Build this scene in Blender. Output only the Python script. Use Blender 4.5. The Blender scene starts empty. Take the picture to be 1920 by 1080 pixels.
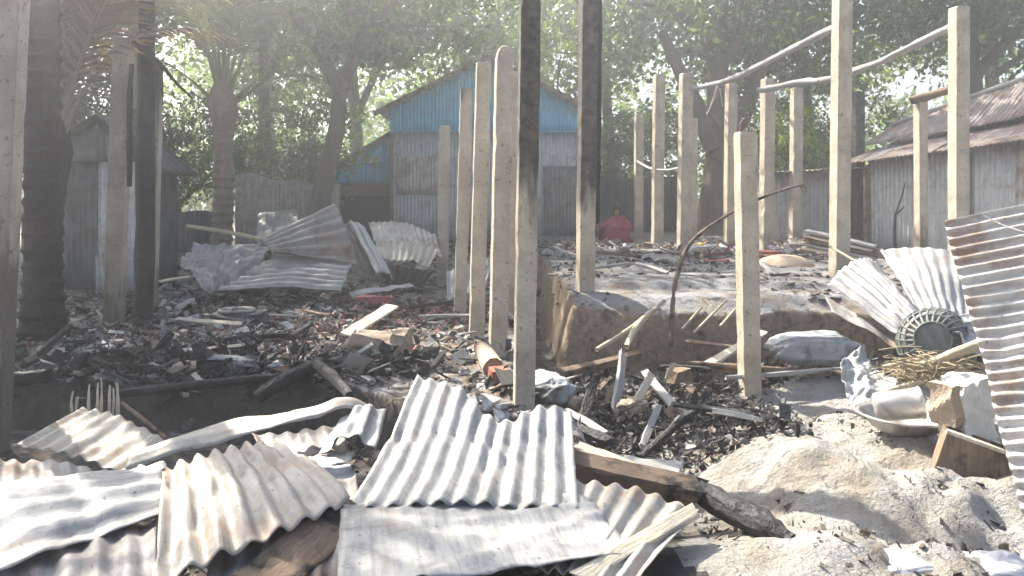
import bpy, math, random
import numpy as np
from mathutils import Vector, Matrix
R = math.radians
random.seed(7); rng = np.random.default_rng(7)
SC = bpy.context.scene
COL = SC.collection

# ------------------------------------------------------------------ camera, sky, sun, exposure
F = 1480.0; H0 = 370.0; CZ = 1.55          # focal length and horizon row of the photograph (1920 px wide), eye height
cam_d = bpy.data.cameras.new('camera'); cam = bpy.data.objects.new('camera', cam_d); COL.objects.link(cam)
cam.location = (0, 0, CZ); cam.rotation_euler = (R(90), 0, 0)
cam_d.sensor_width = 36; cam_d.lens = 36 * F / 1920; cam_d.shift_y = (H0 - 540) / 1920
cam_d.clip_start = 0.05; cam_d.clip_end = 2000
SC.camera = cam
SUN_DIR = Vector((-0.46, 0.57, 0.68)).normalized()
SUN_EL = math.asin(SUN_DIR.z); SUN_AZ = math.atan2(SUN_DIR.x, SUN_DIR.y)
wd = bpy.data.worlds.new('World'); SC.world = wd; wd.use_nodes = True
nt = wd.node_tree; bg = nt.nodes['Background']
sky = nt.nodes.new('ShaderNodeTexSky'); sky.sky_type = 'NISHITA'; sky.sun_disc = False
sky.sun_elevation = SUN_EL; sky.sun_rotation = SUN_AZ; sky.dust_density = 2.5; sky.air_density = 1.0
nt.links.new(sky.outputs[0], bg.inputs[0]); bg.inputs[1].default_value = 0.07
sl = bpy.data.lights.new('sun', 'SUN'); sl.energy = 5.0; sl.angle = R(0.6); sl.color = (1, 0.93, 0.82)
sun = bpy.data.objects.new('sun', sl); COL.objects.link(sun); sun.location = (0, 0, 30)
sun.rotation_euler = SUN_DIR.to_track_quat('Z', 'Y').to_euler()
SC.view_settings.view_transform = 'Standard'; SC.view_settings.look = 'None'
SC.view_settings.exposure = 2.15; SC.view_settings.gamma = 1.0; SC.view_settings.use_curve_mapping = False
SC.render.engine = 'CYCLES'
SC.cycles.use_denoising = True
SC.cycles.max_bounces = 7; SC.cycles.diffuse_bounces = 3; SC.cycles.glossy_bounces = 2
SC.cycles.transmission_bounces = 4; SC.cycles.volume_bounces = 1; SC.cycles.transparent_max_bounces = 8
SC.cycles.sample_clamp_indirect = 6.0

# ------------------------------------------------------------------ small maths
def W(u, v, Y):                            # a point of the place seen at photo pixel (u, v), Y metres ahead
    return Vector(((u - 960) / F * Y, Y, CZ - (v - H0) / F * Y))
def _h(ix, iy, seed):
    n = (ix * 374761393 + iy * 668265263 + seed * 982451653) & 0xffffffff
    n = ((n ^ (n >> 13)) * 1274126177) & 0xffffffff
    return ((n ^ (n >> 16)) & 0xffff) / 65535.0
def vn(x, y, seed=0):
    x = np.asarray(x, float); y = np.asarray(y, float)
    ix = np.floor(x).astype(np.int64); iy = np.floor(y).astype(np.int64)
    fx = x - ix; fy = y - iy; fx = fx * fx * (3 - 2 * fx); fy = fy * fy * (3 - 2 * fy)
    a = _h(ix, iy, seed); b = _h(ix + 1, iy, seed); c = _h(ix, iy + 1, seed); d = _h(ix + 1, iy + 1, seed)
    return (a * (1 - fx) + b * fx) * (1 - fy) + (c * (1 - fx) + d * fx) * fy * 1.0
def fbm(x, y, seed=0, o=4):
    s = 0; a = 0.5
    for k in range(o):
        s = s + a * (vn(x * 2 ** k, y * 2 ** k, seed + k * 17) - 0.5) * 2; a *= 0.5
    return s
def ss(a, b, x):
    t = np.clip((np.asarray(x, float) - a) / (b - a), 0, 1); return t * t * (3 - 2 * t)

# ------------------------------------------------------------------ terrain heights
def masks(x, y):
    x = np.asarray(x, float); y = np.asarray(y, float)
    w1 = fbm(x * 1.3, y * 1.3, 3) * 0.10; w2 = fbm(x * 5, y * 5, 9) * 0.03
    fe = 5.12 - 0.72 * ss(-1.5, -0.15, x) + w1 + w2          # front edge of the left plinth
    mL = ss(0, 0.09, y - fe) * ss(0, 0.10, 0.20 + w1 + w2 - x)
    feR = 6.62 + w1 * 1.8 + w2 + .10 * np.sin(x * 2.1 + 1) - 0.15 * ss(2.3, 3.2, x)
    mR = (.80 * ss(0, 0.12, y - feR) + .20 * ss(.05, .42, y - feR + w1)) * ss(0, 0.16, x - (0.40 - 0.035 * (y - 6.8)) + w1 * .4)
    return mL, mR
def gz(x, y):
    x = np.asarray(x, float); y = np.asarray(y, float)
    mL, mR = masks(x, y)
    n1 = fbm(x * 0.7, y * 0.7, 21); n2 = fbm(x * 3.1, y * 3.1, 33); n3 = fbm(x * 11, y * 11, 45, 3)
    near = 1 - ss(18, 30, np.hypot(x, y))
    base = 0.04 + 0.03 * n1 + 0.02 * n2
    md = ss(0.55, 1.35, x + 0.25 * n1) * (1 - ss(5.5, 6.1, y))
    base = base + md * (0.12 + 0.02 * n2)
    base = base + 0.21 * np.exp(-((x - 2.1) / 0.95) ** 2 - ((y - 3.65) / 0.95) ** 2) * (1 + .5 * n2)
    base = base + 0.09 * np.exp(-((x - 1.35) / 0.5) ** 2 - ((y - 3.9) / 0.7) ** 2)
    base = base + md * (0.045 * n2 + 0.032 * n3 + .045 * np.abs(fbm(x * 6, y * 6, 61, 3)) * (fbm(x * 1.7, y * 1.7, 63) > 0)) - .05 * np.exp(-((x - 1.95) / .22) ** 2 - ((y - 3.9) / .22) ** 2)
    base = base + 0.14 * ss(1.5, 2.2, x) * ss(5.4, 5.8, y) * (1 - mR)
    base = base + 0.20 * np.exp(-((x + .35) / 1.35) ** 4 - ((y - 2.75) / 0.75) ** 4)
    base = base + 0.14 * np.exp(-((x - .95) / .7) ** 4 - ((y - 2.4) / 0.55) ** 4)
    back = ss(9.2, 13.5, y)
    zL = 0.35 + 0.035 * n1 + 0.055 * n2 + 0.018 * n3 + 0.27 * back
    zR = 0.69 + 0.03 * n1 * near + 0.02 * n2 + 0.008 * n3 + 0.05 * ss(7.35, 7.5, y + .1 * n2)
    z = base * (1 - mL) + zL * mL
    z = np.where(mR > 0, z * (1 - mR) + zR * mR, z)
    gap = ss(10, 11, y)                                      # the gully between the plinths fills up
    z = np.where((mR < .5) & (mL < .5), np.maximum(z, gap * (0.45 + 0.2 * back)), z)
    return z
def G(x, y): return float(gz(np.array([x]), np.array([y]))[0])

# ------------------------------------------------------------------ node materials
class NB:
    def __init__(s, name):
        s.m = bpy.data.materials.new(name); s.m.use_nodes = True; s.t = s.m.node_tree; s.n = s.t.nodes; s.n.clear()
        s.out = s.n.new('ShaderNodeOutputMaterial')
    def new(s, ty, **kw):
        nd = s.n.new(ty)
        for k, v in kw.items():
            if hasattr(nd, k): setattr(nd, k, v)
            else: s.put(nd.inputs[k], v)
        return nd
    def put(s, sock, v):
        if isinstance(v, bpy.types.NodeSocket): s.t.links.new(v, sock)
        elif isinstance(v, bpy.types.Node): s.t.links.new(v.outputs[0], sock)
        else: sock.default_value = v
    def coord(s, kind='Object', scale=(1, 1, 1), loc=(0, 0, 0)):
        tc = s.new('ShaderNodeTexCoord'); mp = s.new('ShaderNodeMapping')
        s.put(mp.inputs[0], tc.outputs[kind]); mp.inputs['Scale'].default_value = scale; mp.inputs['Location'].default_value = loc
        return mp.outputs[0]
    def noise(s, vec, scale, detail=6, rough=.6, dist=0):
        n = s.new('ShaderNodeTexNoise'); s.put(n.inputs['Vector'], vec)
        n.inputs['Scale'].default_value = scale; n.inputs['Detail'].default_value = detail
        n.inputs['Roughness'].default_value = rough; n.inputs['Distortion'].default_value = dist
        return n.outputs[0]
    def ramp(s, fac, stops):
        r = s.new('ShaderNodeValToRGB'); s.put(r.inputs[0], fac); e = r.color_ramp.elements
        while len(e) < len(stops): e.new(.5)
        for k, (p, c) in enumerate(stops):
            e[k].position = p; e[k].color = (c, c, c, 1) if isinstance(c, (int, float)) else (*c, 1)
        return r.outputs[0]
    def mix(s, f, a, b, mode='MIX'):
        m = s.new('ShaderNodeMix'); m.data_type = 'RGBA'; m.blend_type = mode
        s.put(m.inputs[0], f)
        for i, v in ((6, a), (7, b)):
            s.put(m.inputs[i], (*v, 1) if isinstance(v, tuple) and len(v) == 3 else v)
        return m.outputs[2]
    def math(s, op, a, b=0.0, c=None):
        m = s.new('ShaderNodeMath'); m.operation = op; s.put(m.inputs[0], a); s.put(m.inputs[1], b)
        if c is not None: s.put(m.inputs[2], c)
        return m.outputs[0]
    def bump(s, h, st=.5, d=.01):
        b = s.new('ShaderNodeBump'); s.put(b.inputs['Height'], h); b.inputs['Strength'].default_value = st; b.inputs['Distance'].default_value = d
        return b.outputs[0]
    def surf(s, col, rough=.9, bump=None, metal=0, spec=.3):
        p = s.new('ShaderNodeBsdfPrincipled'); s.put(p.inputs['Base Color'], (*col, 1) if isinstance(col, tuple) else col)
        s.put(p.inputs['Roughness'], rough); s.put(p.inputs['Metallic'], metal); p.inputs['Specular IOR Level'].default_value = spec
        if bump is not None: s.put(p.inputs['Normal'], bump)
        s.put(s.out.inputs[0], p); return p
M = {}
def m_concrete():
    b = NB('concrete'); co = b.coord()
    n = b.noise(co, 5); n2 = b.noise(co, 38, 4); st = b.noise(b.coord(scale=(5, 5, 1.3)), 1.7)
    c = b.ramp(n, [(.3, (.32, .265, .195)), (.55, (.46, .395, .305)), (.75, (.56, .49, .39))])
    c = b.mix(b.ramp(st, [(.48, 0), (.74, .5)]), c, (.24, .195, .15))
    c = b.mix(b.ramp(b.noise(b.coord(scale=(1, 1, .5)), 3.2, 6, .7, .8), [(.5, 0), (.68, .55)]), c, (.27, .23, .18))
    c = b.mix(b.ramp(b.noise(co, 16, 2), [(.66, 0), (.72, .75)]), c, (.14, .11, .08))
    sep = b.new('ShaderNodeSeparateXYZ'); b.put(sep.inputs[0], co)
    z = b.math('ADD', sep.outputs[2], b.math('MULTIPLY', b.math('SUBTRACT', b.noise(b.coord(scale=(6, 6, 1)), 2.2, 8, .7), .5), 1.5))
    at = b.new('ShaderNodeAttribute'); at.attribute_type = 'OBJECT'; at.attribute_name = 'soot_top'
    ab = b.new('ShaderNodeAttribute'); ab.attribute_type = 'OBJECT'; ab.attribute_name = 'soot_bottom'
    t = b.new('ShaderNodeClamp'); b.put(t.inputs[0], b.math('MULTIPLY', b.math('SUBTRACT', z, at.outputs['Fac']), 2.6))
    t2 = b.new('ShaderNodeClamp'); b.put(t2.inputs[0], b.math('MULTIPLY', b.math('SUBTRACT', ab.outputs['Fac'], z), 3.5))
    c = b.mix(b.math('MULTIPLY', t2.outputs[0], .75), c, (.07, .055, .045))
    c = b.mix(b.math('MULTIPLY', t.outputs[0], b.ramp(b.noise(co, 11, 7, .7), [(.35, 1), (.68, .72)])), c, (.020, .018, .017))
    cr = b.ramp(b.noise(co, 34, 3, .6), [(.63, 0), (.67, .6)])
    c = b.mix(cr, c, (.06, .05, .04))
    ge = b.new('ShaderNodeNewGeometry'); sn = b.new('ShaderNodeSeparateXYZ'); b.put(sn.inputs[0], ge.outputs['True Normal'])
    af = b.new('ShaderNodeAttribute'); af.attribute_type = 'OBJECT'; af.attribute_name = 'soot_shade_front'
    fr = b.math('MULTIPLY', af.outputs['Fac'], b.ramp(b.math('MULTIPLY', sn.outputs[1], -1), [(.3, 0), (.5, 1)]))  # camera-facing sides darkened: soot plus painted shade, so the side faces look lit
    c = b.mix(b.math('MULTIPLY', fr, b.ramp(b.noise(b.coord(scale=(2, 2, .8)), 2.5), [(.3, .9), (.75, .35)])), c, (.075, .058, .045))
    b.surf(c, .92, b.bump(b.math('ADD', n2, b.math('MULTIPLY', n, 1.2)), .55, .012)); return b.m
def m_tin(name, base=(.42, .43, .43), light=(.62, .61, .57), rust=.3, soot=.3, metal=.35, rough=.5, ash=.3):
    b = NB(name); co = b.coord('UV'); ob = b.coord('Object')
    big = b.noise(ob, 2.3, 5, .6, .4); streak = b.noise(b.coord('UV', (9, 1.1, 1)), 3, 5); fine = b.noise(ob, 22, 5, .7)
    c = b.mix(b.ramp(streak, [(.35, 0), (.65, 1)]), base, light)
    c = b.mix(b.ramp(fine, [(.42, 0), (.62, ash)]), c, (.47, .455, .42))
    r = b.math('MULTIPLY', b.ramp(b.noise(ob, 3.1, 6, .65, .6), [(.62 - rust * .4, 0), (.80 - rust * .35, 1)]), b.ramp(fine, [(.3, .5), (.6, 1)]))
    c = b.mix(r, c, b.mix(fine, (.17, .075, .035), (.36, .2, .11)))
    s_ = b.ramp(b.noise(ob, 1.7, 7, .68, .9), [(.66 - soot * .45, 0), (.78 - soot * .3, min(1, .35 + soot))])
    c = b.mix(s_, c, (.028, .026, .025))
    c = b.mix(b.ramp(b.noise(ob, 48, 3, .6), [(.66, 0), (.70, .75)]), c, (.05, .04, .035))
    c = b.mix(b.ramp(b.noise(ob, 7, 7, .72, 1.2), [(.52, 0), (.66, .45)]), c, (.13, .12, .105))
    c = b.mix(b.ramp(b.noise(b.coord('UV', (26, .8, 1)), 2.0, 5, .65), [(.5, 0), (.68, .5)]), c, (.15, .13, .11))
    rg = b.ramp(fine, [(.3, rough - .12), (.7, rough + .2)])
    mt = b.math('MULTIPLY', b.math('SUBTRACT', 1, b.math('MAXIMUM', r, s_)), metal)
    b.surf(c, rg, b.bump(b.math('ADD', fine, big), .35, .006), mt); return b.m
def m_ground(name, mud=(.30, .235, .165), ash=(.34, .33, .31), char=(.030, .028, .027), fa=.5, fc=.4, s=1.0, bst=.8, face=None, bd=.02):
    b = NB(name); co = b.coord()
    n1 = b.noise(co, 1.3 * s, 7, .62, .3); n2 = b.noise(co, 7 * s, 6, .65); n3 = b.noise(co, 45, 5, .7); n4 = b.noise(co, 2.9 * s, 7, .7, .8)
    c = b.mix(b.ramp(n2, [(.3, 0), (.7, 1)]), tuple(.7 * k for k in mud), tuple(min(1, 1.2 * k) for k in mud))
    c = b.mix(b.ramp(n1, [(.62 - .3 * fa, 0), (.78 - .3 * fa, 1)]), c, b.mix(n3, tuple(.7 * k for k in ash), tuple(1.2 * k for k in ash)))
    c = b.mix(b.ramp(n4, [(.70 - .42 * fc, 0), (.80 - .38 * fc, 1)]), c, b.mix(n3, char, tuple(2.6 * k for k in char)))
    c = b.mix(b.ramp(n3, [(.60, 0), (.68, .6)]), c, (.05, .045, .04))
    if face:
        ge = b.new('ShaderNodeNewGeometry'); sn = b.new('ShaderNodeSeparateXYZ'); b.put(sn.inputs[0], ge.outputs['Normal'])
        fc_ = b.mix(b.ramp(n2, [(.3, 0), (.7, 1)]), tuple(.6 * k for k in face), tuple(1.15 * k for k in face))
        c = b.mix(b.ramp(sn.outputs[2], [(.66, 1), (.88, 0)]), c, b.mix(b.ramp(n4, [(.5, 0), (.62, .7)]), fc_, (.05, .042, .035)))
    b.surf(c, .96, b.bump(b.math('ADD', n3, b.math('MULTIPLY', n2, 1.5)), bst, bd), spec=.15); return b.m
def m_wood(name, a, c2, char=.3, rough=.85):
    b = NB(name); ob = b.coord('Object'); g = b.noise(b.coord('UV', (30, 2.2, 1)), 2.5, 5); n = b.noise(ob, 6, 6, .65, .5); f = b.noise(ob, 40, 4)
    c = b.mix(b.ramp(g, [(.3, 0), (.7, 1)]), a, c2)
    c = b.mix(b.ramp(n, [(.68 - .5 * char, 0), (.80 - .5 * char, 1)]), c, (.016, .015, .015))
    b.surf(c, rough, b.bump(b.math('ADD', g, f), .6, .008), spec=.25); return b.m
def m_char():
    b = NB('charred_wood'); ob = b.coord('Object'); v = b.new('ShaderNodeTexVoronoi'); b.put(v.inputs['Vector'], b.coord('UV', (12, 10, 1))); v.inputs['Scale'].default_value = 3
    n = b.noise(ob, 8, 6, .65); f = b.noise(ob, 55, 4)
    c = b.mix(b.ramp(n, [(.45, 0), (.75, 1)]), (.012, .011, .011), (.048, .045, .043))
    b.surf(c, b.ramp(f, [(.3, .55), (.7, .9)]), b.bump(b.math('ADD', v.outputs[0], f), .7, .012), spec=.4); return b.m
def m_bark(name, a, c2, burn=.3):
    b = NB(name); ob = b.coord('Object'); n = b.noise(b.coord('Object', (1, 1, .25)), 9, 6, .65, .4); f = b.noise(ob, 40, 4); big = b.noise(ob, 1.4, 4)
    c = b.mix(n, a, c2); c = b.mix(b.ramp(big, [(.6 - .3 * burn, 0), (.75 - .3 * burn, burn)]), c, (.02, .018, .016))
    b.surf(c, .92, b.bump(b.math('ADD', n, b.math('MULTIPLY', f, .5)), .8, .03), spec=.15); return b.m
def m_leaf(name, dark, light, trans, tw=.45):
    b = NB(name); at = b.new('ShaderNodeAttribute'); at.attribute_name = 'shade'
    c = b.mix(at.outputs['Fac'], dark, light)
    d = b.new('ShaderNodeBsdfPrincipled'); b.put(d.inputs['Base Color'], c); d.inputs['Roughness'].default_value = .42; d.inputs['Specular IOR Level'].default_value = .5
    t = b.new('ShaderNodeBsdfTranslucent'); b.put(t.inputs[0], b.mix(at.outputs['Fac'], tuple(.6 * k for k in trans), trans))
    mx = b.new('ShaderNodeMixShader'); mx.inputs[0].default_value = tw; b.put(mx.inputs[1], d); b.put(mx.inputs[2], t); b.put(b.out.inputs[0], mx); return b.m
def m_plain(name, col, rough=.7, metal=0, var=.25, sc=9, bst=.3, bd=.006, dirt=None, da=.4):
    b = NB(name); ob = b.coord('Object'); n = b.noise(ob, sc, 6, .65); f = b.noise(ob, 45, 4)
    c = b.mix(n, tuple(k * (1 - var) for k in col), tuple(min(1, k * (1 + var)) for k in col))
    if dirt: c = b.mix(b.ramp(b.noise(ob, 4.5, 7, .7, .7), [(.62 - da * .3, 0), (.74 - da * .2, min(1, .5 + da))]), c, dirt)
    b.surf(c, rough, b.bump(b.math('ADD', n, f), bst, bd), metal); return b.m
def m_attr():
    b = NB('burnt_rubble'); at = b.new('ShaderNodeAttribute'); at.attribute_name = 'tint'; ob = b.coord('Object'); f = b.noise(ob, 30, 5)
    g = b.noise(ob, 9, 5, .7); c = b.mix(b.math('MULTIPLY', b.ramp(f, [(.35, .55), (.65, 1)]), b.ramp(g, [(.35, .35), (.6, 1)])), (.03, .028, .026), at.outputs['Color'])
    b.surf(c, .85, b.bump(f, .4, .006), spec=.25); return b.m
M['concrete'] = m_concrete()
M['tin'] = m_tin('galvanised_tin', (.26, .275, .285), (.43, .435, .43), rust=.14, soot=.2)
M['tin_pale'] = m_tin('ash_white_tin', (.22, .222, .22), (.39, .385, .36), rust=.12, soot=.24, metal=.22, ash=.42)
M['tin_warm'] = m_tin('heat_stained_tin', (.26, .24, .20), (.40, .37, .31), rust=.28, soot=.20, metal=.15, ash=.45)
M['tin_burnt'] = m_tin('burnt_tin', (.17, .163, .155), (.31, .295, .275), rust=.32, soot=.42, metal=.25, rough=.6, ash=.25)
M['tin_rust'] = m_tin('rusty_tin', (.42, .40, .37), (.58, .55, .50), rust=.40, soot=.16, metal=.2, rough=.55, ash=.3)
M['tin_roof'] = m_tin('rusted_roof_tin', (.22, .185, .16), (.31, .265, .235), rust=.30, soot=.10, metal=.0, rough=.8, ash=.08)
M['tin_wall'] = m_tin('weathered_wall_tin', (.42, .44, .45), (.56, .57, .56), rust=.22, soot=.10, metal=.25, ash=.2)
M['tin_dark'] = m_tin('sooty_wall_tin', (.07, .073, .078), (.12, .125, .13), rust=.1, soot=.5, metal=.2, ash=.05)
M['tin_blue'] = m_tin('blue_painted_tin', (.07, .36, .57), (.15, .48, .68), rust=.03, soot=.06, metal=0, ash=.05)
M['mud'] = m_ground('mud_ground', (.27, .24, .195), (.35, .34, .315), fa=.74, fc=.22, s=2.0, bst=.9, bd=.03)
M['ashy'] = m_ground('ash_covered_mud', (.23, .195, .15), (.265, .265, .262), fa=.80, fc=.38, s=2.6, face=(.30, .235, .165))
M['burnt'] = m_ground('burnt_floor', (.24, .195, .15), (.36, .35, .335), fa=.62, fc=.6, s=2.2, face=(.10, .085, .07))
M['scorched'] = m_ground('scorched_ground', (.16, .13, .10), (.24, .23, .215), fa=.45, fc=.75, s=2)
M['char'] = m_char()
M['wood_grey'] = m_wood('grey_weathered_wood', (.25, .24, .22), (.40, .385, .36), .12)
M['wood_pale'] = m_wood('pale_split_wood', (.40, .34, .25), (.60, .54, .43), .10)
M['wood_brown'] = m_wood('scorched_brown_wood', (.13, .09, .06), (.24, .175, .12), .35)
M['bark'] = m_bark('grey_bark', (.10, .08, .06), (.20, .165, .13), .2)
M['bark_burnt'] = m_bark('scorched_palm_bark', (.022, .019, .017), (.075, .055, .04), .9)
M['palm_bark'] = m_bark('ringed_palm_bark', (.16, .125, .09), (.32, .26, .20), .15)
M['leaf'] = m_leaf('broad_leaf', (.020, .042, .014), (.080, .125, .034), (.26, .38, .07))
M['leaf2'] = m_leaf('dark_leaf', (.013, .030, .012), (.052, .085, .027), (.17, .26, .06), .42)
M['leaf_yel'] = m_leaf('yellow_green_leaf', (.07, .13, .015), (.16, .24, .025), (.45, .62, .05), .55)
M['frond'] = m_leaf('palm_frond', (.045, .055, .025), (.14, .15, .08), (.26, .30, .11), .4)
M['frond_dry'] = m_leaf('scorched_frond', (.10, .075, .045), (.26, .20, .13), (.24, .17, .09), .3)
M['rubble'] = m_attr()
M['brick'] = m_plain('fired_brick', (.36, .13, .075), .9, dirt=(.1, .08, .07), sc=14)
M['clay'] = m_plain('baked_clay', (.34, .27, .20), .93, dirt=(.10, .08, .06), da=.3, bst=.6, bd=.012)
M['steel'] = m_plain('dull_aluminium', (.40, .385, .355), .42, .5, .2, 7, .2, .004, (.16, .12, .08), .5)
M['sootsteel'] = m_plain('sooty_metal', (.20, .22, .23), .5, .3, .3, 6, .3, .005, (.03, .03, .03), .7)
M['white'] = m_plain('chalky_white_block', (.62, .61, .57), .85, 0, .12, 7, .3, .008, (.25, .22, .18), .25)
M['sack'] = m_plain('silver_grey_sack', (.33, .345, .345), .55, .05, .25, 10, .5, .012, (.06, .055, .05), .45)
M['plastic'] = m_plain('white_plastic', (.46, .45, .46), .45, 0, .1, 6, .3, .01, (.3, .27, .24), .2)
M['net'] = m_plain('green_black_plastic', (.11, .125, .115), .6, 0, .4, 12, .3, .006, (.22, .20, .17), .5)
M['red'] = m_plain('red_cloth', (.30, .05, .075), .85, 0, .3, 9, .4, .01)
M['redobj'] = m_plain('red_plastic', (.32, .075, .065), .7, 0, .3, 9, .3, .008, (.12, .09, .08), .6)
M['yellow'] = m_plain('yellow_plastic', (.6, .42, .04), .5, 0, .2, 9, .2, .005)
M['maroon'] = m_plain('maroon_cloth', (.20, .05, .05), .85, 0, .3, 9, .4, .01)
M['skin'] = m_plain('brown_skin', (.27, .155, .10), .6, 0, .1, 5, .1, .002)
M['hair'] = m_plain('black_hair', (.015, .013, .012), .5, 0, .3, 30, .5, .004)
M['straw'] = m_plain('straw', (.27, .22, .14), .8, 0, .4, 20, .2, .004)
M['rope'] = m_plain('pale_rope', (.55, .52, .46), .9, 0, .2, 30, .4, .004)
M['rustbar'] = m_plain('rusty_steel', (.20, .10, .06), .8, .2, .3, 20, .4, .004)
M['bamboo'] = m_wood('dry_bamboo', (.34, .28, .19), (.52, .46, .34), .15)
M['void_shade'] = m_plain('painted_interior_shade', (.035, .033, .032), .9, 0, .4, 3, .3, .01)  # near-black colour stands in for the shade inside the open shed
M['thatch'] = m_plain('brown_thatch', (.20, .15, .11), .95, 0, .45, 12, .6, .02)

# ------------------------------------------------------------------ object helpers
def tag(o, label=None, cat=None, group=None, kind=None):
    if label: o['label'] = label
    if cat: o['category'] = cat
    if group: o['group'] = group
    if kind or cat: o['kind'] = kind or 'thing'
    return o
def thing(name, label, cat, loc=(0, 0, 0), group=None):
    o = bpy.data.objects.new(name, None); COL.objects.link(o); o.location = loc; o.empty_display_size = .1
    return tag(o, label, cat, group)
def mk(name, V, Fc, mat, parent=None, smooth=False, uv=None, org=None, attr=None, solid=0, loc=None):
    """mesh object from world-space vertices; its origin goes to the middle of its base"""
    V = np.asarray([tuple(v) for v in V] if not isinstance(V, np.ndarray) else V, float)
    if loc is None:
        if org is None:
            lo = V.min(0); hi = V.max(0); org = ((lo[0] + hi[0]) / 2, (lo[1] + hi[1]) / 2, lo[2])
        V = V - np.array(org); loc = org
    me = bpy.data.meshes.new(name)
    me.from_pydata(V.tolist(), [], Fc if isinstance(Fc, list) else Fc.tolist())
    if uv is not None:
        ul = me.uv_layers.new(name='UVMap'); li = np.empty(len(me.loops), np.int32); me.loops.foreach_get('vertex_index', li)
        ul.data.foreach_set('uv', np.asarray(uv, np.float32)[li].ravel())
    if attr is not None:
        nm, ty, arr = attr
        a = me.attributes.new(nm, ty, 'POINT'); a.data.foreach_set('value' if ty == 'FLOAT' else 'color', np.asarray(arr, np.float32).ravel())
    if smooth: me.polygons.foreach_set('use_smooth', np.ones(len(me.polygons), bool))
    me.materials.append(M[mat] if isinstance(mat, str) else mat); me.update()
    o = bpy.data.objects.new(name, me); COL.objects.link(o)
    o.location = loc
    if parent:
        q = Vector((0, 0, 0)); p_ = parent
        while p_: q += p_.location; p_ = p_.parent
        o.parent = parent; o.location = Vector(loc) - q
    if solid:
        s = o.modifiers.new('thickness', 'SOLIDIFY'); s.thickness = solid; s.offset = 0
    return o
def box_vf(c, d, rot=None, jit=0, taper=1):
    hx, hy, hz = (k / 2 for k in d)
    V = [Vector((sx * hx * (taper if sz > 0 else 1), sy * hy * (taper if sz > 0 else 1), sz * hz)) + Vector((random.uniform(-jit, jit) for _ in range(3)))
         for sz in (-1, 1) for sx, sy in ((-1, -1), (1, -1), (1, 1), (-1, 1))]
    if rot is not None: V = [rot @ v for v in V]
    V = [v + Vector(c) for v in V]
    return V, [[3, 2, 1, 0], [4, 5, 6, 7], [0, 1, 5, 4], [1, 2, 6, 5], [2, 3, 7, 6], [3, 0, 4, 7]]
class MB:
    def __init__(s): s.V = []; s.F = []; s.U = []
    def add(s, V, Fc, U=None):
        n = len(s.V); s.V += [Vector(v) for v in V]; s.F += [[i + n for i in f] for f in Fc]
        s.U += list(U) if U is not None else [(v[0], v[2]) for v in V]
    def box(s, c, d, rot=None, jit=0, taper=1): s.add(*box_vf(c, d, rot, jit, taper))
    def tube(s, pts, rad, n=8, jit=0, cap=True):
        V, Fc, U = tube_vf(pts, rad, n, jit, cap); s.add(V, Fc, U)
    def build(s, name, mat, parent=None, smooth=False, **k): return mk(name, s.V, s.F, mat, parent, smooth, uv=s.U, **k)
def tube_vf(pts, rad, n=8, jit=0, cap=True):
    pts = [Vector(p) for p in pts]
    rad = list(rad) if isinstance(rad, (list, tuple)) else [rad] * len(pts)
    V = []; Fc = []; U = []; L = 0
    for i, p in enumerate(pts):
        d = (pts[min(i + 1, len(pts) - 1)] - pts[max(i - 1, 0)]).normalized()
        a = d.orthogonal() if abs(d.z) < .99 else Vector((1, 0, 0)) - d * d.x
        ref = Vector((0, 0, 1)) if abs(d.z) < .9 else Vector((0, 1, 0))
        a = d.cross(ref).normalized(); b2 = d.cross(a)
        if i: L += (p - pts[i - 1]).length
        for k in range(n):
            t = 2 * math.pi * k / n; r = rad[i] * (1 + random.uniform(-jit, jit))
            V.append(p + a * math.cos(t) * r + b2 * math.sin(t) * r); U.append((k / n * .5, L))
    for i in range(len(pts) - 1):
        for k in range(n):
            a = i * n + k; b2 = i * n + (k + 1) % n; Fc.append([a, b2, b2 + n, a + n])
    if cap: Fc.append(list(range(n))); Fc.append([len(V) - n + k for k in range(n)][::-1])
    return V, Fc, U
def smooth_pts(pts, k=5, rad=None):
    pts = [Vector(p) for p in pts]; P = [pts[0]] + pts + [pts[-1]]; out = []; ro = []
    for i in range(1, len(P) - 2):
        for j in range(k):
            t = j / k; a, b, c, d = P[i - 1:i + 3]
            out.append(.5 * (2 * b + (c - a) * t + (2 * a - 5 * b + 4 * c - d) * t * t + (3 * b - 3 * c + d - a) * t ** 3))
            if rad: ro.append(rad[i - 1] * (1 - t) + rad[i] * t)
    out.append(pts[-1])
    if rad: ro.append(rad[-1]); return out, ro
    return out
def stick(name, label, cat, pts, rad, mat, group=None, jit=.06, parent=None, n=8, sm=True):
    rr = rad if isinstance(rad, list) else [rad] * len(pts)
    if sm and len(pts) > 2: pts, rr = smooth_pts(pts, 4, rr)
    V, Fc, U = tube_vf(pts, rr, n, jit); o = mk(name, V, Fc, mat, parent, True, uv=U)
    if label: tag(o, label, cat, group)
    return o
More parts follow.
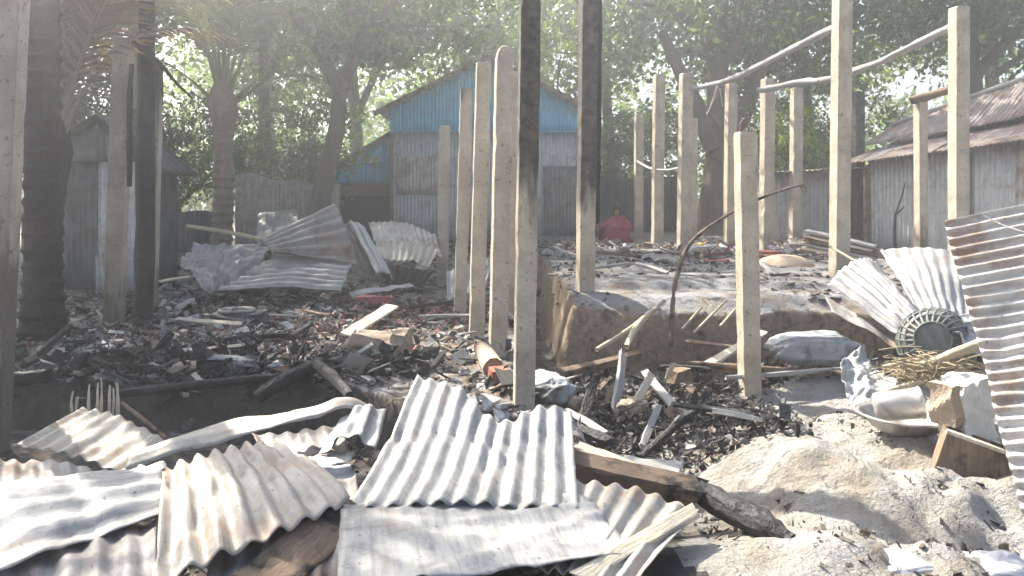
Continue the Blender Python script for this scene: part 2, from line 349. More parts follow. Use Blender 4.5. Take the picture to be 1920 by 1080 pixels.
def plank(name, label, cat, p0, p1, w, th, mat, group=None, roll=0, taper=1, jit=.004, parent=None, seg=8, rag=.03):
    """board from p0 to p1 with uneven edges and a ragged broken end"""
    p0 = Vector(p0); p1 = Vector(p1); d = p1 - p0; L = d.length; d.normalize()
    up = Vector((0, 0, 1)); s = d.cross(up)
    s = s.normalized() if s.length > .05 else Vector((1, 0, 0)); n = s.cross(d).normalized()
    q = Matrix.Rotation(roll, 3, d); s = q @ s; n = q @ n
    V = []; U = []; bow = random.uniform(-.01, .01)
    for i in range(seg + 1):
        t = i / seg; ww = w * (1 + (taper - 1) * t)
        for a, b in ((-1, -1), (-.5, 1), (.5, 1), (1, -1), (1, .6), (-1, .6)):
            pass
        for a, b in ((-1, -1), (1, -1), (1, .7), (.86, 1), (-.86, 1), (-1, .7)):
            e = random.uniform(-rag, rag) if i in (0, seg) else 0
            V.append(p0 + d * (L * t + e) + s * (a * ww / 2 + random.uniform(-jit, jit)) + n * (b * th / 2 + bow * math.sin(math.pi * t) + random.uniform(-jit, jit) * .4))
            U.append((a * w, L * t))
    Fc = []
    for i in range(seg):
        for k in range(6):
            a = i * 6 + k; b = i * 6 + (k + 1) % 6; Fc.append([a, b, b + 6, a + 6])
    Fc.append([5, 4, 3, 2, 1, 0]); Fc.append([seg * 6 + k for k in range(6)])
    o = mk(name, V, Fc, mat, parent, uv=U)
    if label: tag(o, label, cat, group)
    return o
def sheet_vf(A, B, C, D, pitch=.076, amp=.0095, bow_s=0, bow_t=0, twist=0, crumple=.012, torn=.03, cs=3.0, extra=None, nt_=28, seed=0, ridged=1, per=7, crease=3, kink=1.0):
    """corrugated patch: ridges run A->D (and B->C), waves follow A->B"""
    A, B, C, D = (np.array(tuple(p)) for p in (A, B, C, D))
    w = (np.linalg.norm(B - A) + np.linalg.norm(C - D)) / 2; l = (np.linalg.norm(D - A) + np.linalg.norm(C - B)) / 2
    nw = max(1, round(w / pitch)); ns = int(nw * per) if ridged else 40
    s = np.linspace(0, 1, ns + 1); t = np.linspace(0, 1, nt_ + 1); S, T = np.meshgrid(s, t)
    e0 = torn * np.maximum(0, fbm(S[0] * w * 6, S[0] * 0 + seed, seed + 5)) / max(l, .1) * 4 * .35
    e1 = torn * np.maximum(0, fbm(S[0] * w * 6, S[0] * 0 + seed + 9, seed + 6)) / max(l, .1) * 4 * .35
    T = e0[None, :] + T * (1 - e0 - e1)[None, :]
    if torn:
        g0 = torn * .35 * np.maximum(0, fbm(t * l * 5, t * 0 + seed + 3.3, seed + 8)) / w; S = g0[:, None] + S * (1 - 2 * g0)[:, None]
    def surf(S, T):
        P = (A * ((1 - S) * (1 - T))[..., None] + B * (S * (1 - T))[..., None] + C * (S * T)[..., None] + D * ((1 - S) * T)[..., None])
        return P
    P = surf(S, T)
    n = np.cross(B - A + C - D, D - A + C - B); n = n / np.linalg.norm(n)
    if n[2] < 0: n = -n
    off = bow_s * np.sin(np.pi * S) + bow_t * np.sin(np.pi * T) + twist * (S - .5) * (T - .5) * 4
    off = off + crumple * fbm(S * w * cs + seed, T * l * cs, seed + 11) + crumple * .5 * np.abs(fbm(S * w * cs * .6 + seed, T * l * cs * 2, seed + 12))
    rc = random.Random(seed * 31 + 5)
    for _ in range(crease):
        a = rc.uniform(0, math.pi); c0 = rc.uniform(.2, .8); dd = np.cos(a) * (S - .5) * w + np.sin(a) * (T - .5) * l - (c0 - .5) * .7 * max(w, l)
        off = off + rc.choice((-1, 1, 1)) * rc.uniform(.03, .10) * (np.maximum(0, dd) - .3 * np.maximum(0, -dd)) * kink + rc.uniform(-.012, .012) * np.exp(-(dd / .03) ** 2)
    for _ in range(crease * 2):
        off = off - rc.uniform(.004, .02) * np.exp(-((S - rc.random()) * w / rc.uniform(.04, .12)) ** 2 - ((T - rc.random()) * l / rc.uniform(.04, .12)) ** 2)
    P = P + off[..., None] * n
    if extra is not None: P = P + extra(S, T, n)
    ds = np.gradient(P, axis=1); dt = np.gradient(P, axis=0); N = np.cross(ds, dt); N /= np.maximum(1e-9, np.linalg.norm(N, axis=-1))[..., None]
    if (N @ n).mean() < 0: N = -N
    if ridged:
        ph = 2 * math.pi * nw * S; am = amp * (1 - .35 * np.clip(fbm(S * w * 2 + seed, T * l * 2, seed + 19) * 1.5, 0, 1))
        P = P + (am * np.cos(ph + .25 * fbm(S * 3, T * 2, seed + 23)))[..., None] * N
    V = P.reshape(-1, 3); U = np.stack([(S * w).ravel(), (T * l).ravel()], 1); k = ns + 1
    i, j = np.meshgrid(np.arange(nt_), np.arange(ns), indexing='ij'); a = (i * k + j).ravel()
    Fc = np.stack([a, a + 1, a + 1 + k, a + k], 1)
    return V, Fc, U
def sheet(name, label, A, B, C, D, mat='tin', parent=None, cat='metal sheet', group=None, solid=.003, **k):
    V, Fc, U = sheet_vf(A, B, C, D, **k); o = mk(name, V, Fc, mat, parent, True, uv=U, solid=solid)
    if label: tag(o, label, cat, group)
    return o

def rock(name, c, d, mat, rot=None, amp=.02, seed=0, parent=None, k=7, fq=9, taper=1):
    P = []; Fc = []; idx = {}; L = [i / k - .5 for i in range(k + 1)]
    for ax in range(3):
        for sg in (-.5, .5):
            for i in range(k):
                for j in range(k):
                    q = []
                    for a, b in ((i, j), (i + 1, j), (i + 1, j + 1), (i, j + 1)):
                        p = [0, 0, 0]; p[ax] = sg; p[(ax + 1) % 3] = L[a]; p[(ax + 2) % 3] = L[b]; key = tuple(round(t, 5) for t in p)
                        if key not in idx: idx[key] = len(P); P.append(p)
                        q.append(idx[key])
                    Fc.append(q if sg > 0 else q[::-1])
    P = np.array(P); D = P * np.array(d); D[:, :2] *= (1 + (taper - 1) * (P[:, 2:] + .5))
    N = np.stack([fbm(D[:, 0] * fq + seed + 7 * q, D[:, 1] * fq + D[:, 2] * fq * 1.3 + q * 3, seed + q, 3) for q in range(3)], 1)
    V = [(rot @ Vector(v) if rot is not None else Vector(v)) + Vector(c) for v in D + amp * N]
    return mk(name, V, Fc, mat, parent)
# ------------------------------------------------------------------ the ground
def axis(lo, hi, step, far, g=1.22):
    a = list(np.arange(lo, hi, step)); s = step
    while a[-1] < far: s *= g; a.append(a[-1] + s)
    s = step
    while a[0] > -far: s *= g; a.insert(0, a[0] - s)
    return np.array(a)
def ground():
    xs = axis(-4.4, 4.4, .034, 130); ys = axis(1.5, 8.6, .034, 130, 1.07)
    X, Y = np.meshgrid(xs, ys); Z = gz(X, Y); nx = len(xs)
    i, j = np.meshgrid(np.arange(len(ys) - 1), np.arange(nx - 1), indexing='ij'); a = (i * nx + j)
    cx = (X[:-1, :-1] + X[1:, 1:]) / 2; cy = (Y[:-1, :-1] + Y[1:, 1:]) / 2; mL, mR = masks(cx, cy)
    reg = np.where(mR > .02, 2, np.where(mL > .02, 1, 0)); reg[(cy > 14) | (np.abs(cx) > 7.5)] = 0
    reg[(reg == 0) & (cx + .5 * fbm(cx * 1.5, cy * 1.5, 71) < .85) & (cy < 10.5) & (cy > .5) & (cx > -7)] = 3
    V = np.stack([X.ravel(), Y.ravel(), Z.ravel()], 1)
    Fc = np.stack([a, a + 1, a + 1 + nx, a + nx], -1)
    for r, nm, mt in ((0, 'ground', 'mud'), (1, 'burnt_house_floor', 'burnt'), (2, 'raised_earth_plinth', 'ashy'), (3, 'scorched_ground', 'scorched')):
        f = Fc[reg == r]; u, inv = np.unique(f.ravel(), return_inverse=True)
        o = mk(nm, V[u], inv.reshape(-1, 4), mt, None, True, loc=(0, 0, 0)); o['kind'] = 'structure'
ground()

# ------------------------------------------------------------------ houses, huts and fences
def tin_wall(parent, p0, p1, z0, ztop, mat='tin_wall', pw=.8, name='wall_sheet', seed=0, pitch=.076, gapz=.0):
    """a wall of upright corrugated sheets from p0 to p1 (x, y); ztop(s) is the roof line at distance s"""
    p0 = Vector((*p0, 0)); p1 = Vector((*p1, 0)); d = p1 - p0; L = d.length; d.normalize(); n = Vector((-d.y, d.x, 0))
    k = max(1, round(L / pw)); w = L / k
    for i in range(k):
        a = i * w - .015; b = (i + 1) * w + .015; ns = int((b - a) / pitch * 6); off = .006 * (i % 2) + random.uniform(-.003, .003)
        V = []; U = []; s = np.linspace(a, b, ns + 1); q = random.uniform(-.02, .02); nt_ = 4
        for j in range(nt_ + 1):
            for x in s:
                zt = ztop(min(max(x, 0), L)); zb = z0 + q + gapz
                z = zb + (zt - zb) * j / nt_
                o = off + .010 * math.cos(2 * math.pi * x / pitch) + .012 * math.sin(3 * x + i + z * 2)
                p = p0 + d * x + n * o; V.append((p.x, p.y, z)); U.append((x, z))
        Fc = [[j * (ns + 1) + c, j * (ns + 1) + c + 1, (j + 1) * (ns + 1) + c + 1, (j + 1) * (ns + 1) + c] for j in range(nt_) for c in range(ns)]
        mk(name, V, Fc, mat[i % len(mat)] if isinstance(mat, list) else mat, parent, True, uv=U, solid=.003)
def roof_slope(parent, e0, e1, r0, r1, mat, pw=.8, name='roof_sheet', **k):
    """sheets side by side from the eave e0-e1 up to the ridge r0-r1"""
    e0, e1, r0, r1 = map(Vector, (e0, e1, r0, r1)); n = max(1, round((e1 - e0).length / pw))
    for i in range(n):
        a = i / n - .006; b = (i + 1) / n + .006; dz = Vector((0, 0, .008 * (i % 2) + random.uniform(0, .01)))
        ov = (e0 - r0).normalized() * random.uniform(-.03, .05)
        sheet(name, None, e0.lerp(e1, a) + dz + ov, e0.lerp(e1, b) + dz + ov, r0.lerp(r1, b) + dz, r0.lerp(r1, a) + dz, mat, parent,
              crease=0, crumple=k.get('crumple', .01), torn=k.get('torn', .02), nt_=8, seed=i * 7 + int(abs(e0.x) * 10), per=6, amp=.011)
def board(parent, name, p0, p1, w, th, mat, roll=0): return plank(name, None, None, p0, p1, w, th, mat, roll=roll, parent=parent, seg=3, jit=.002, rag=.005)

def gable_house():
    Y = 16.5; x0 = (735 - 960) / F * Y; x1 = (1087 - 960) / F * Y; xc = (x0 + x1) / 2 + .06; zb = .55; ze = 2.92; za = 4.45
    h = thing('gable_house', 'tin house with bright blue gable in the middle of the background', 'house', ((x0 + x1) / 2, Y, zb))
    L = x1 - x0
    zt = lambda s: za - (za - 3.45) * abs(x0 + s - xc) / (xc - x0) if x0 + s < xc else za - (za - 3.45) * abs(x0 + s - xc) / (x1 - xc)
    tin_wall(h, (x0, Y), (x1, Y), zb, lambda s: ze, 'tin_wall', name='wall_sheet')
    tin_wall(h, (x0 - .02, Y - .035), (x1 + .02, Y - .035), ze, zt, 'tin_blue', name='gable_sheet', pw=1.0)
    board(h, 'trim_board', (x0, Y - .07, ze), (x1 + .03, Y - .07, ze), .07, .03, 'tin_blue')
    tin_wall(h, (x1, Y), (x1, Y + 6), zb, lambda s: 3.4, 'tin_wall'); tin_wall(h, (x0, Y + 6), (x0, Y), zb, lambda s: 3.4, 'tin_wall')
    tin_wall(h, (x1, Y + 6), (x0, Y + 6), zb, lambda s: zt(L - s), 'tin_wall')
    tin_wall(h, (x0 + .12, Y - .035), (x0 + .95, Y - .035), 1.62, lambda s: 2.42 + .04 * math.sin(9 * s), 'tin_rust', name='patch_sheet')
    tin_wall(h, (x1 - .75, Y - .035), (x1 - .1, Y - .035), .62, lambda s: 2.2, 'tin_burnt', name='patch_sheet', pw=.7)
    k = .32
    for sx, xe in ((-1, x0), (1, x1)):
        zz = 3.47 - k * (za - 3.45) / (xc - x0)
        a = (xe + sx * k, Y - .3, zz); b = (xe + sx * k, Y + 6.2, zz); c = (xc, Y - .3, za + .03); d = (xc, Y + 6.2, za + .03)
        roof_slope(h, a, b, c, d, 'tin_burnt')
        board(h, 'barge_board', Vector(a) + Vector((0, -.03, -.05)), Vector(c) + Vector((0, -.03, -.05)), .03, .10, 'wood_brown')
    for x, w in ((x0, .08), (x1, .08)): board(h, 'corner_post', (x, Y - .03, zb), (x, Y - .03, ze), w, .06, 'wood_brown')
    sh = thing('side_shed', 'low lean-to shed with blue side boards on the left of the blue gabled house', 'shed', (x0 - .8, Y + .3, zb))
    xs = (598 - 960) / F * Y; zl = 1.55 + 40 / F * Y; zh = 1.55 + 130 / F * Y; y = Y + .25
    top = lambda s: zl + (zh - zl) * s / (x0 - xs) - .06
    tin_wall(sh, (xs, y), (x0, y), 1.55 + 28 / F * Y, top, 'tin_blue', name='gable_sheet')
    mk('thatch_panel', *box_vf(((xs + x0) / 2 + .15, y + .1, 1.75), (x0 - xs - .3, .06, .36)), 'thatch', sh)
    mk('back_wall', *box_vf(((xs + x0) / 2, y + 1.6, 1.1), (x0 - xs, .05, 1.2)), 'void_shade', sh)  # rear of the shed, its interior shade painted into the colour
    mk('opening_shade_panel', *box_vf(((xs + x0) / 2, y + .05, 1.08), (x0 - xs - .04, .06, 1.0)), 'void_shade', sh)  # added dark panel in the shed opening, painted as its shade
    roof_slope(sh, (xs - .1, y - .12, zl), (xs - .1, y + 3.4, zl), (x0 + .05, y - .12, zh), (x0 + .05, y + 3.4, zh), 'tin_blue')
    board(sh, 'barge_board', (xs - .1, y - .15, zl - .05), (x0 + .05, y - .15, zh - .05), .03, .09, 'wood_brown')
    board(sh, 'corner_post', (xs + .05, y - .02, zb), (xs + .05, y - .02, zl - .05), .1, .08, 'wood_brown')
gable_house()

def long_house():
    A = Vector((5.75, 12.7)); B = Vector((7.75, 8.5)); zb = .6
    h = thing('long_house', 'low tin house with rusted red-brown roof on the right', 'house', ((A.x + B.x) / 2 + .8, (A.y + B.y) / 2, zb))
    zt = lambda s: 2.14 + .075 * s
    tin_wall(h, tuple(A), tuple(B), zb, zt, ['tin_wall', 'tin_wall', 'tin_wall', 'tin_rust'])
    n = Vector((.9, .43)); d = (B - A).normalized()
    L = (B - A).length
    C = A + n * 3.2; tin_wall(h, tuple(C), tuple(A), zb, lambda s: 2.2 + .5 * math.sin(math.pi * min(1, s / 3.2)), 'tin_wall')
    def P(s, o, z): q = A + d * s + n * o; return (q.x, q.y, z)
    zz = lambda s: 2.10 + .07 * s
    zm = lambda s: 2.38 + .10 * s
    zr = lambda s: 2.88 + .222 * s
    roof_slope(h, P(-.3, -.32, zz(-.3)), P(L, -.32, zz(L)), P(-.3, .55, zm(-.3) + .02), P(L, .55, zm(L) + .02), 'tin_roof', name='lower_roof_sheet')
    roof_slope(h, P(-.5, .36, zm(-.5) + .05), P(L, .36, zm(L) + .05), P(-.5, 1.15, zr(-.5)), P(L, 1.15, zr(L)), 'tin_roof', name='upper_roof_sheet', crumple=.03)
    roof_slope(h, P(L, 3.2, zz(L)), P(-.5, 3.2, zz(0)), P(L, 1.15, zr(L)), P(-.5, 1.15, zr(-.5)), 'tin_roof', name='rear_roof_sheet')
    stick('ridge_pole', None, None, [P(-.5, 1.15, zr(-.5) + .03), P(L, 1.15, zr(L) + .03)], .045, 'wood_grey', parent=h)
    for s in (0, 1.7, 3.1): board(h, 'wall_post', P(s, -.05, zb), P(s, -.05, zz(s) - .03), .09, .06, 'wood_brown')
    a = thing('tin_annex', 'grey tin wall with low roof between the posts left of the rusty-roofed house', 'shed', (5.0, 13.6, zb))
    q0 = (4.45, 13.7); q1 = (5.95, 13.3)
    tin_wall(a, q0, q1, zb, lambda s: 1.98, 'tin_wall')
    roof_slope(a, (4.2, 13.3, 1.97), (6.0, 12.9, 2.02), (4.4, 15.2, 1.98), (6.2, 14.9, 2.06), 'tin_burnt')
    tin_wall(a, (4.45, 15.2), q0, zb, lambda s: 2.0, 'tin_wall')
long_house()

def left_hut():
    Y = 9.9; x0 = -5.85; x1 = -4.55; zb = .3; xc = -5.1
    h = thing('tin_hut', 'small dark sooty tin hut behind the left posts', 'hut', ((x0 + x1) / 2, Y, zb))
    ze = 2.02; za = 2.55
    zt = lambda s: za - (za - ze) * abs(x0 + s - xc) / .9
    tin_wall(h, (x0, Y), (x1, Y), zb, lambda s: 2.0, ['tin_dark', 'tin_wall', 'tin_dark'], pw=.6)
    tin_wall(h, (x0, Y - .03), (x1, Y - .03), 2.0, zt, 'tin_dark', name='gable_sheet')
    tin_wall(h, (x1, Y), (x1, Y + .8), zb, lambda s: 1.9, 'tin_dark')
    for e, z in ((x0 - .25, 1.95), (x1 + .22, 1.86)):
        roof_slope(h, (e, Y - .2, z), (e, Y + .9, z), (xc, Y - .2, za + .02), (xc, Y + .9, za + .02), 'tin_dark')
    board(h, 'barge_board', (xc, Y - .23, za - .03), (x1 + .22, Y - .23, 1.82), .03, .09, 'char')
left_hut()

def tin_fence(label, p0, p1, z0, z1, mat, wob=.05, seed=1):
    h = thing('tin_fence', label, 'fence', ((p0[0] + p1[0]) / 2, (p0[1] + p1[1]) / 2, z0))
    tin_wall(h, p0, p1, z0, lambda s: z1 + wob * math.sin(s * 2.3 + seed) + wob * .6 * math.sin(s * 7), mat, name='fence_sheet')
    L = math.dist(p0, p1)
    for k in range(int(L / 1.2) + 1):
        t = k * 1.2 / L; x = p0[0] + (p1[0] - p0[0]) * t; y = p0[1] + (p1[1] - p0[1]) * t + .06
        stick('fence_post', None, None, [(x, y, z0 - .1), (x, y, z1 + .1)], .035, 'wood_grey', parent=h)
tin_fence('dark grey tin fence behind the crouching people', (1.3, 18.2), (4.3, 18.6), .55, 2.05, 'tin_dark')
tin_fence('pale rusty tin fence beside the leaning tree trunk', (-4.75, 13.6), (-3.2, 14.6), .5, 1.85, 'tin_warm', .08)
tin_fence('sooty tin fence behind the coconut palm', (-8.2, 13.2), (-4.9, 13.4), .5, 1.35, 'tin_dark', .06, 4)

# ------------------------------------------------------------------ trees
def leaf_cloud(cent, crad, per, size, seed, droop=.35):
    r = np.random.default_rng(seed); n = len(cent) * per
    c = np.repeat(cent, per, 0); cr = np.repeat(crad, per)
    p = c + r.normal(0, .48, (n, 3)) * cr[:, None] * np.array([1, 1, .75])
    a = r.normal(0, 1, (n, 3)); a[:, 2] -= droop; a /= np.linalg.norm(a, axis=1)[:, None]
    b = r.normal(0, 1, (n, 3)); b = np.cross(a, b); b /= np.linalg.norm(b, axis=1)[:, None]
    nn = np.cross(a, b); L = size * r.uniform(.6, 1.35, n); w = L * r.uniform(.22, .34, n)
    v0 = p; v1 = p + a * (L * .45)[:, None] + b * w[:, None] + nn * (L * .08)[:, None]
    v2 = p + a * L[:, None] - nn * (L * .10)[:, None]; v3 = p + a * (L * .45)[:, None] - b * w[:, None] + nn * (L * .08)[:, None]
    V = np.stack([v0, v1, v2, v3], 1).reshape(-1, 3); i = np.arange(n) * 4
    Fc = np.concatenate([np.stack([i, i + 1, i + 2], 1), np.stack([i, i + 2, i + 3], 1)])
    sh = np.repeat(np.clip(np.repeat(r.uniform(.05, .85, len(cent)), per) + r.normal(0, .2, n), 0, 1), 4)
    return V, Fc, sh
def crown_cent(nc, rad, seed, flat=.8):
    r = np.random.default_rng(seed); d = r.normal(0, 1, (nc, 3)); d /= np.linalg.norm(d, axis=1)[:, None]
    q = r.uniform(.12, 1, nc) ** .5; lump = 1 + .30 * np.sin(d[:, 0] * 4 + seed) * np.cos(d[:, 1] * 3 + d[:, 2] * 4)
    return d * (q * lump)[:, None] * np.array([rad, rad, rad * flat]), r.uniform(.35, .85, nc) * rad / 3.2
CROWN = {}
for nm, (nc, per, size, mt, sd) in {'a': (150, 64, .17, 'leaf', 1), 'b': (170, 60, .15, 'leaf2', 5), 'c': (130, 66, .19, 'leaf', 9), 'y': (60, 60, .16, 'leaf_yel', 12)}.items():
    c, cr = crown_cent(nc, 3.2, sd); V, Fc, sh = leaf_cloud(c, cr, per, size, sd)
    o = mk('crown', V, Fc, mt, loc=(0, 0, 0), attr=('shade', 'FLOAT', sh)); CROWN[nm] = o.data; bpy.data.objects.remove(o)
def tree(label, x, y, h, r, cr, trunk_r=.18, lean=(0, 0), path=None, fork=None, cat='tree', group='trees around the burnt yard', mat='bark', rot=0, squash=1, limbs=7, zb=None):
    z0 = G(x, y) - .1 if zb is None else zb
    t = thing('broadleaf_tree', label, cat, (x, y, z0), group)
    top = Vector((x + lean[0], y + lean[1], z0 + h - r * .75))
    m = MB(); pts = path or [(x, y, z0), (x + lean[0] * .25 + .08, y + lean[1] * .3, z0 + (top.z - z0) * .35), (x + lean[0] * .65 - .05, y + lean[1] * .7, z0 + (top.z - z0) * .7), top]
    pp, rr = smooth_pts(pts, 5, [trunk_r * 1.35] + [trunk_r * (1 - .55 * k / (len(pts) - 1)) for k in range(1, len(pts))])
    m.tube(pp, rr, 10, .05)
    rd = random.Random(int(x * 37 + y * 91))
    for k in range(limbs):
        i = int(len(pp) * rd.uniform(.45, .95)); i = min(i, len(pp) - 1); a = rd.uniform(0, 6.28); q = r * rd.uniform(.5, .95)
        e = top + Vector((math.cos(a) * q, math.sin(a) * q, r * rd.uniform(-.35, .55)))
        mid = pp[i].lerp(e, .5) + Vector((rd.uniform(-.2, .2), rd.uniform(-.2, .2), rd.uniform(0, .35)))
        lp, lr = smooth_pts([pp[i], mid, e], 4, [rr[i] * .7, rr[i] * .4, .02]); m.tube(lp, lr, 6, .05)
    if fork:
        for f in fork:
            lp, lr = smooth_pts([Vector(q) for q in f], 5, [trunk_r * .8, trunk_r * .55, trunk_r * .3][:len(f)] + [trunk_r * .2] * max(0, len(f) - 3)); m.tube(lp, lr, 9, .05)
    m.build('trunk', mat, t, True)
    c = bpy.data.objects.new('crown', CROWN[cr]); COL.objects.link(c); c.parent = t; c.location = top - Vector((x, y, z0)); s = r / 3.2
    c.scale = (s, s, s * squash); c.rotation_euler = (0, 0, rot)
    return t
tree('broad dark tree with a thick forked trunk behind the right posts', 4.35, 17.0, 8.6, 3.6, 'b', .34, (.35, .6), rot=.4,
     fork=[[(4.45, 17.0, 2.3), (5.0, 17.0, 3.4), (5.6, 17.2, 4.9)], [(4.4, 17.0, 2.6), (3.95, 17.1, 3.6), (3.3, 17.4, 5.2)]])
tree('leaning tree growing over the blue lean-to shed', -3.55, 13.9, 7.4, 2.7, 'a', .19, path=[(-3.55, 13.9, .4), (-3.35, 13.9, 1.6), (-3.1, 13.9, 2.7), (-3.0, 13.9, 3.5), (-2.6, 13.9, 4.4), (-2.4, 14.2, 5.4)], lean=(1.15, .3), rot=1.1,
     fork=[[(-3.0, 13.9, 3.4), (-3.4, 13.9, 4.1), (-4.0, 14.0, 5.0)]])
tree('slim dark-trunked tree left of the leaning tree', -5.5, 17.0, 8.8, 3.0, 'b', .16, (.2, .3), rot=2.2)
tree('leafy tree right behind the blue gabled house', -.6, 25.0, 10.5, 4.2, 'a', .25, rot=.9)
tree('tree behind the left roof slope of the blue gabled house', -4.6, 23.0, 9.6, 3.8, 'c', .24, rot=3.0)
tree('tree behind the right roof slope of the blue gabled house', 2.7, 22.5, 8.8, 3.3, 'c', .2, rot=4.0)
tree('tall tree above the rusty-roofed house', 10.2, 17.5, 9.2, 3.9, 'b', .28, rot=5.0)
tree('tree rising behind the gap between the tall right posts', 7.4, 20.0, 8.9, 3.6, 'a', .25, rot=1.9)
tree('dense tree at the far right edge of the picture', 12.8, 21.0, 9.4, 3.8, 'c', .25, rot=.2)
tree('tree behind the coconut palm crown', -9.0, 19.0, 10.2, 3.8, 'c', .24, rot=2.7)
tree('tree at the far left edge behind the dark hut', -12.2, 17.0, 9.5, 3.6, 'a', .22, rot=.6)
tree('low spreading tree over the dark hut roof', -7.6, 13.4, 7.4, 2.7, 'b', .17, rot=1.3)
tree('tree leaning over the scorched palm trunk on the left', -8.3, 9.4, 7.0, 2.5, 'b', .17, (.8, -.4), rot=3.8)
tree('tree seen between the palm and the leaning tree, far back', -7.6, 24.5, 9.8, 3.9, 'a', .22, rot=1.5)
tree('low dense tree behind the roof of the dark hut', -10.4, 14.6, 6.2, 2.6, 'c', .17, rot=4.4)
tree('round dark bush behind the sooty fence', -7.9, 15.2, 3.6, 1.8, 'b', .06, rot=.9, cat='bush', group='bushes', limbs=5)
tree('yellow-green bush with bright lit leaves left of the rusty-roofed house', 5.55, 15.6, 3.0, 1.15, 'y', .05, rot=1., cat='bush', group='bushes', limbs=5)
tree('small yellow-leaved sapling beside the blackened middle post', 1.15, 19.2, 4.9, .85, 'y', .05, rot=2., cat='sapling', group='bushes', limbs=4)
tree('dark bush under the coconut palm fronds', -6.3, 14.8, 2.9, 1.5, 'b', .06, rot=2.5, cat='bush', group='bushes', limbs=5)
tree('green bush behind the pale rusty fence', -4.4, 15.9, 3.1, 1.5, 'a', .06, rot=.5, cat='bush', group='bushes', limbs=5)
tree('green bush behind the dark fence on the right of the blue house', 3.4, 20.6, 3.4, 1.7, 'c', .06, rot=.5, cat='bush', group='bushes', limbs=5)
tree('leafy bush between the tin annex and the big forked tree', 6.3, 17.6, 3.6, 1.7, 'a', .06, rot=3.5, cat='bush', group='bushes', limbs=5)
# the wood far behind, one mass
r_ = np.random.default_rng(77); nc = 900
cc = np.stack([r_.uniform(-34, 40, nc), r_.uniform(29, 40, nc), np.abs(r_.normal(0, 1, nc)) * 3.4 + .6], 1)
V, Fc, sh = leaf_cloud(cc, r_.uniform(.9, 1.7, nc), 62, .34, 78)
tag(mk('distant_wood', V, Fc, 'leaf', loc=(0, 0, 0), attr=('shade', 'FLOAT', sh)), 'hazy mass of foliage far behind the houses', 'wood', kind='stuff')

# palms
def frond_mesh(L, nl, ll, seed, mat, curve=1.0, droop=.5):
    r = random.Random(seed); V = []; Fc = []; sh = []
    pts = [Vector((L * (t * .92), 0, L * (t * .62 - .62 * curve * t * t * t))) for t in [k / 12 for k in range(13)]]
    tv, tf, _ = tube_vf(pts, [.022 + .045 * max(0, 1 - k / 3.5) ** 1.3 - .016 * k / 12 for k in range(13)], 6); V += tv; Fc += tf; sh += [.9] * len(tv)
    for s in (-1, 1):
        for k in range(nl):
            t = .27 + .73 * k / nl; f = t * 12; i = min(11, int(f)); p = pts[i].lerp(pts[i + 1], f - i); d = (pts[i + 1] - pts[i]).normalized()
            l = ll * math.sin(math.pi * (.10 + .85 * (t - .26) / .74)) ** .6 * r.uniform(.85, 1.1); w = .016
            a = (d * .75 + Vector((0, s, .1 + r.uniform(-.12, .12)))).normalized(); n = len(V)
            e1 = p + a * l * .5; e2 = p + a * l + Vector((0, 0, -droop * l * r.uniform(.5, 1.1)))
            e1.z -= droop * l * .12; b = d * w
            V += [p - b, p + b, e1 + b, e1 - b, e2]; Fc += [[n, n + 1, n + 2, n + 3], [n + 3, n + 2, n + 4]]; g = r.uniform(.1, .9); sh += [g] * 5
    o = mk('frond', V, Fc, mat, loc=(0, 0, 0), attr=('shade', 'FLOAT', sh)); d = o.data; bpy.data.objects.remove(o); return d
FR = [frond_mesh(3.2, 44, .62, 3, 'frond', .75), frond_mesh(3.2, 44, .62, 8, 'frond', 1.05), frond_mesh(2.7, 40, .55, 4, 'frond_dry', .95)]
def palm(label, base, top, r0, r1, fr, mat, bend=(0, 0)):
    base = Vector(base); top = Vector(top); t = thing('palm_tree', label, 'palm tree', base, 'palm trees')
    m = MB(); n = int((top - base).length / .045); pts = []; rr = []
    for k in range(n + 1):
        q = k / n; p = base.lerp(top, q) + Vector((bend[0], bend[1], 0)) * math.sin(math.pi * q)
        pts.append(p); rr.append((r0 * (1 - q) + r1 * q) * (1.09 if k % 3 == 0 else .94) * (1 + .35 * max(0, 1 - q * 9)))
    m.tube(pts, rr, 12, .03); m.build('trunk', mat, t, False)
    s_ = MB(); s_.tube([top + Vector((0, 0, z)) for z in (-.30, -.1, .12, .32, .5, .62)], [r1 * 1.02, r1 * 1.25, r1 * 1.45, r1 * 1.25, r1 * .8, .02], 11, .12); s_.build('leaf_base', 'thatch' if mat == 'palm_bark' else mat, t, False)
    for az, el, sc, kind in fr:
        f = bpy.data.objects.new('frond', FR[kind]); COL.objects.link(f); f.parent = t; f.location = top - base + Vector((0, 0, .05))
        f.rotation_euler = (random.uniform(-.25, .25), -R(el), R(az)); f.scale = (sc, sc, sc)
    return t
palm('coconut palm with ringed trunk in front of the left trees', (-4.55, 12.3, .5), (-4.5, 12.3, 2.85), .17, .15,
     [(15, 38, 1, 0), (60, 46, 1.05, 0), (100, 52, 1.0, 0), (140, 42, 1, 0), (178, 40, .95, 0), (205, 46, .9, 1), (250, 40, .85, 1), (300, 44, .9, 0), (335, 36, .9, 1), (80, 62, 1.1, 0), (160, 60, 1.0, 0), (20, 62, 1, 0), (190, 12, .8, 1), (-10, 8, .75, 1), (45, 5, .8, 1)], 'palm_bark', (.03, 0))
palm('scorched palm with thick blackened trunk beside the leftmost post', (-3.92, 6.6, .3), (-4.05, 6.8, 5.2), .155, .125,
     [(k * 36 + 10, 25 + 20 * (k % 2), 1, 1) for k in range(10)], 'bark_burnt')
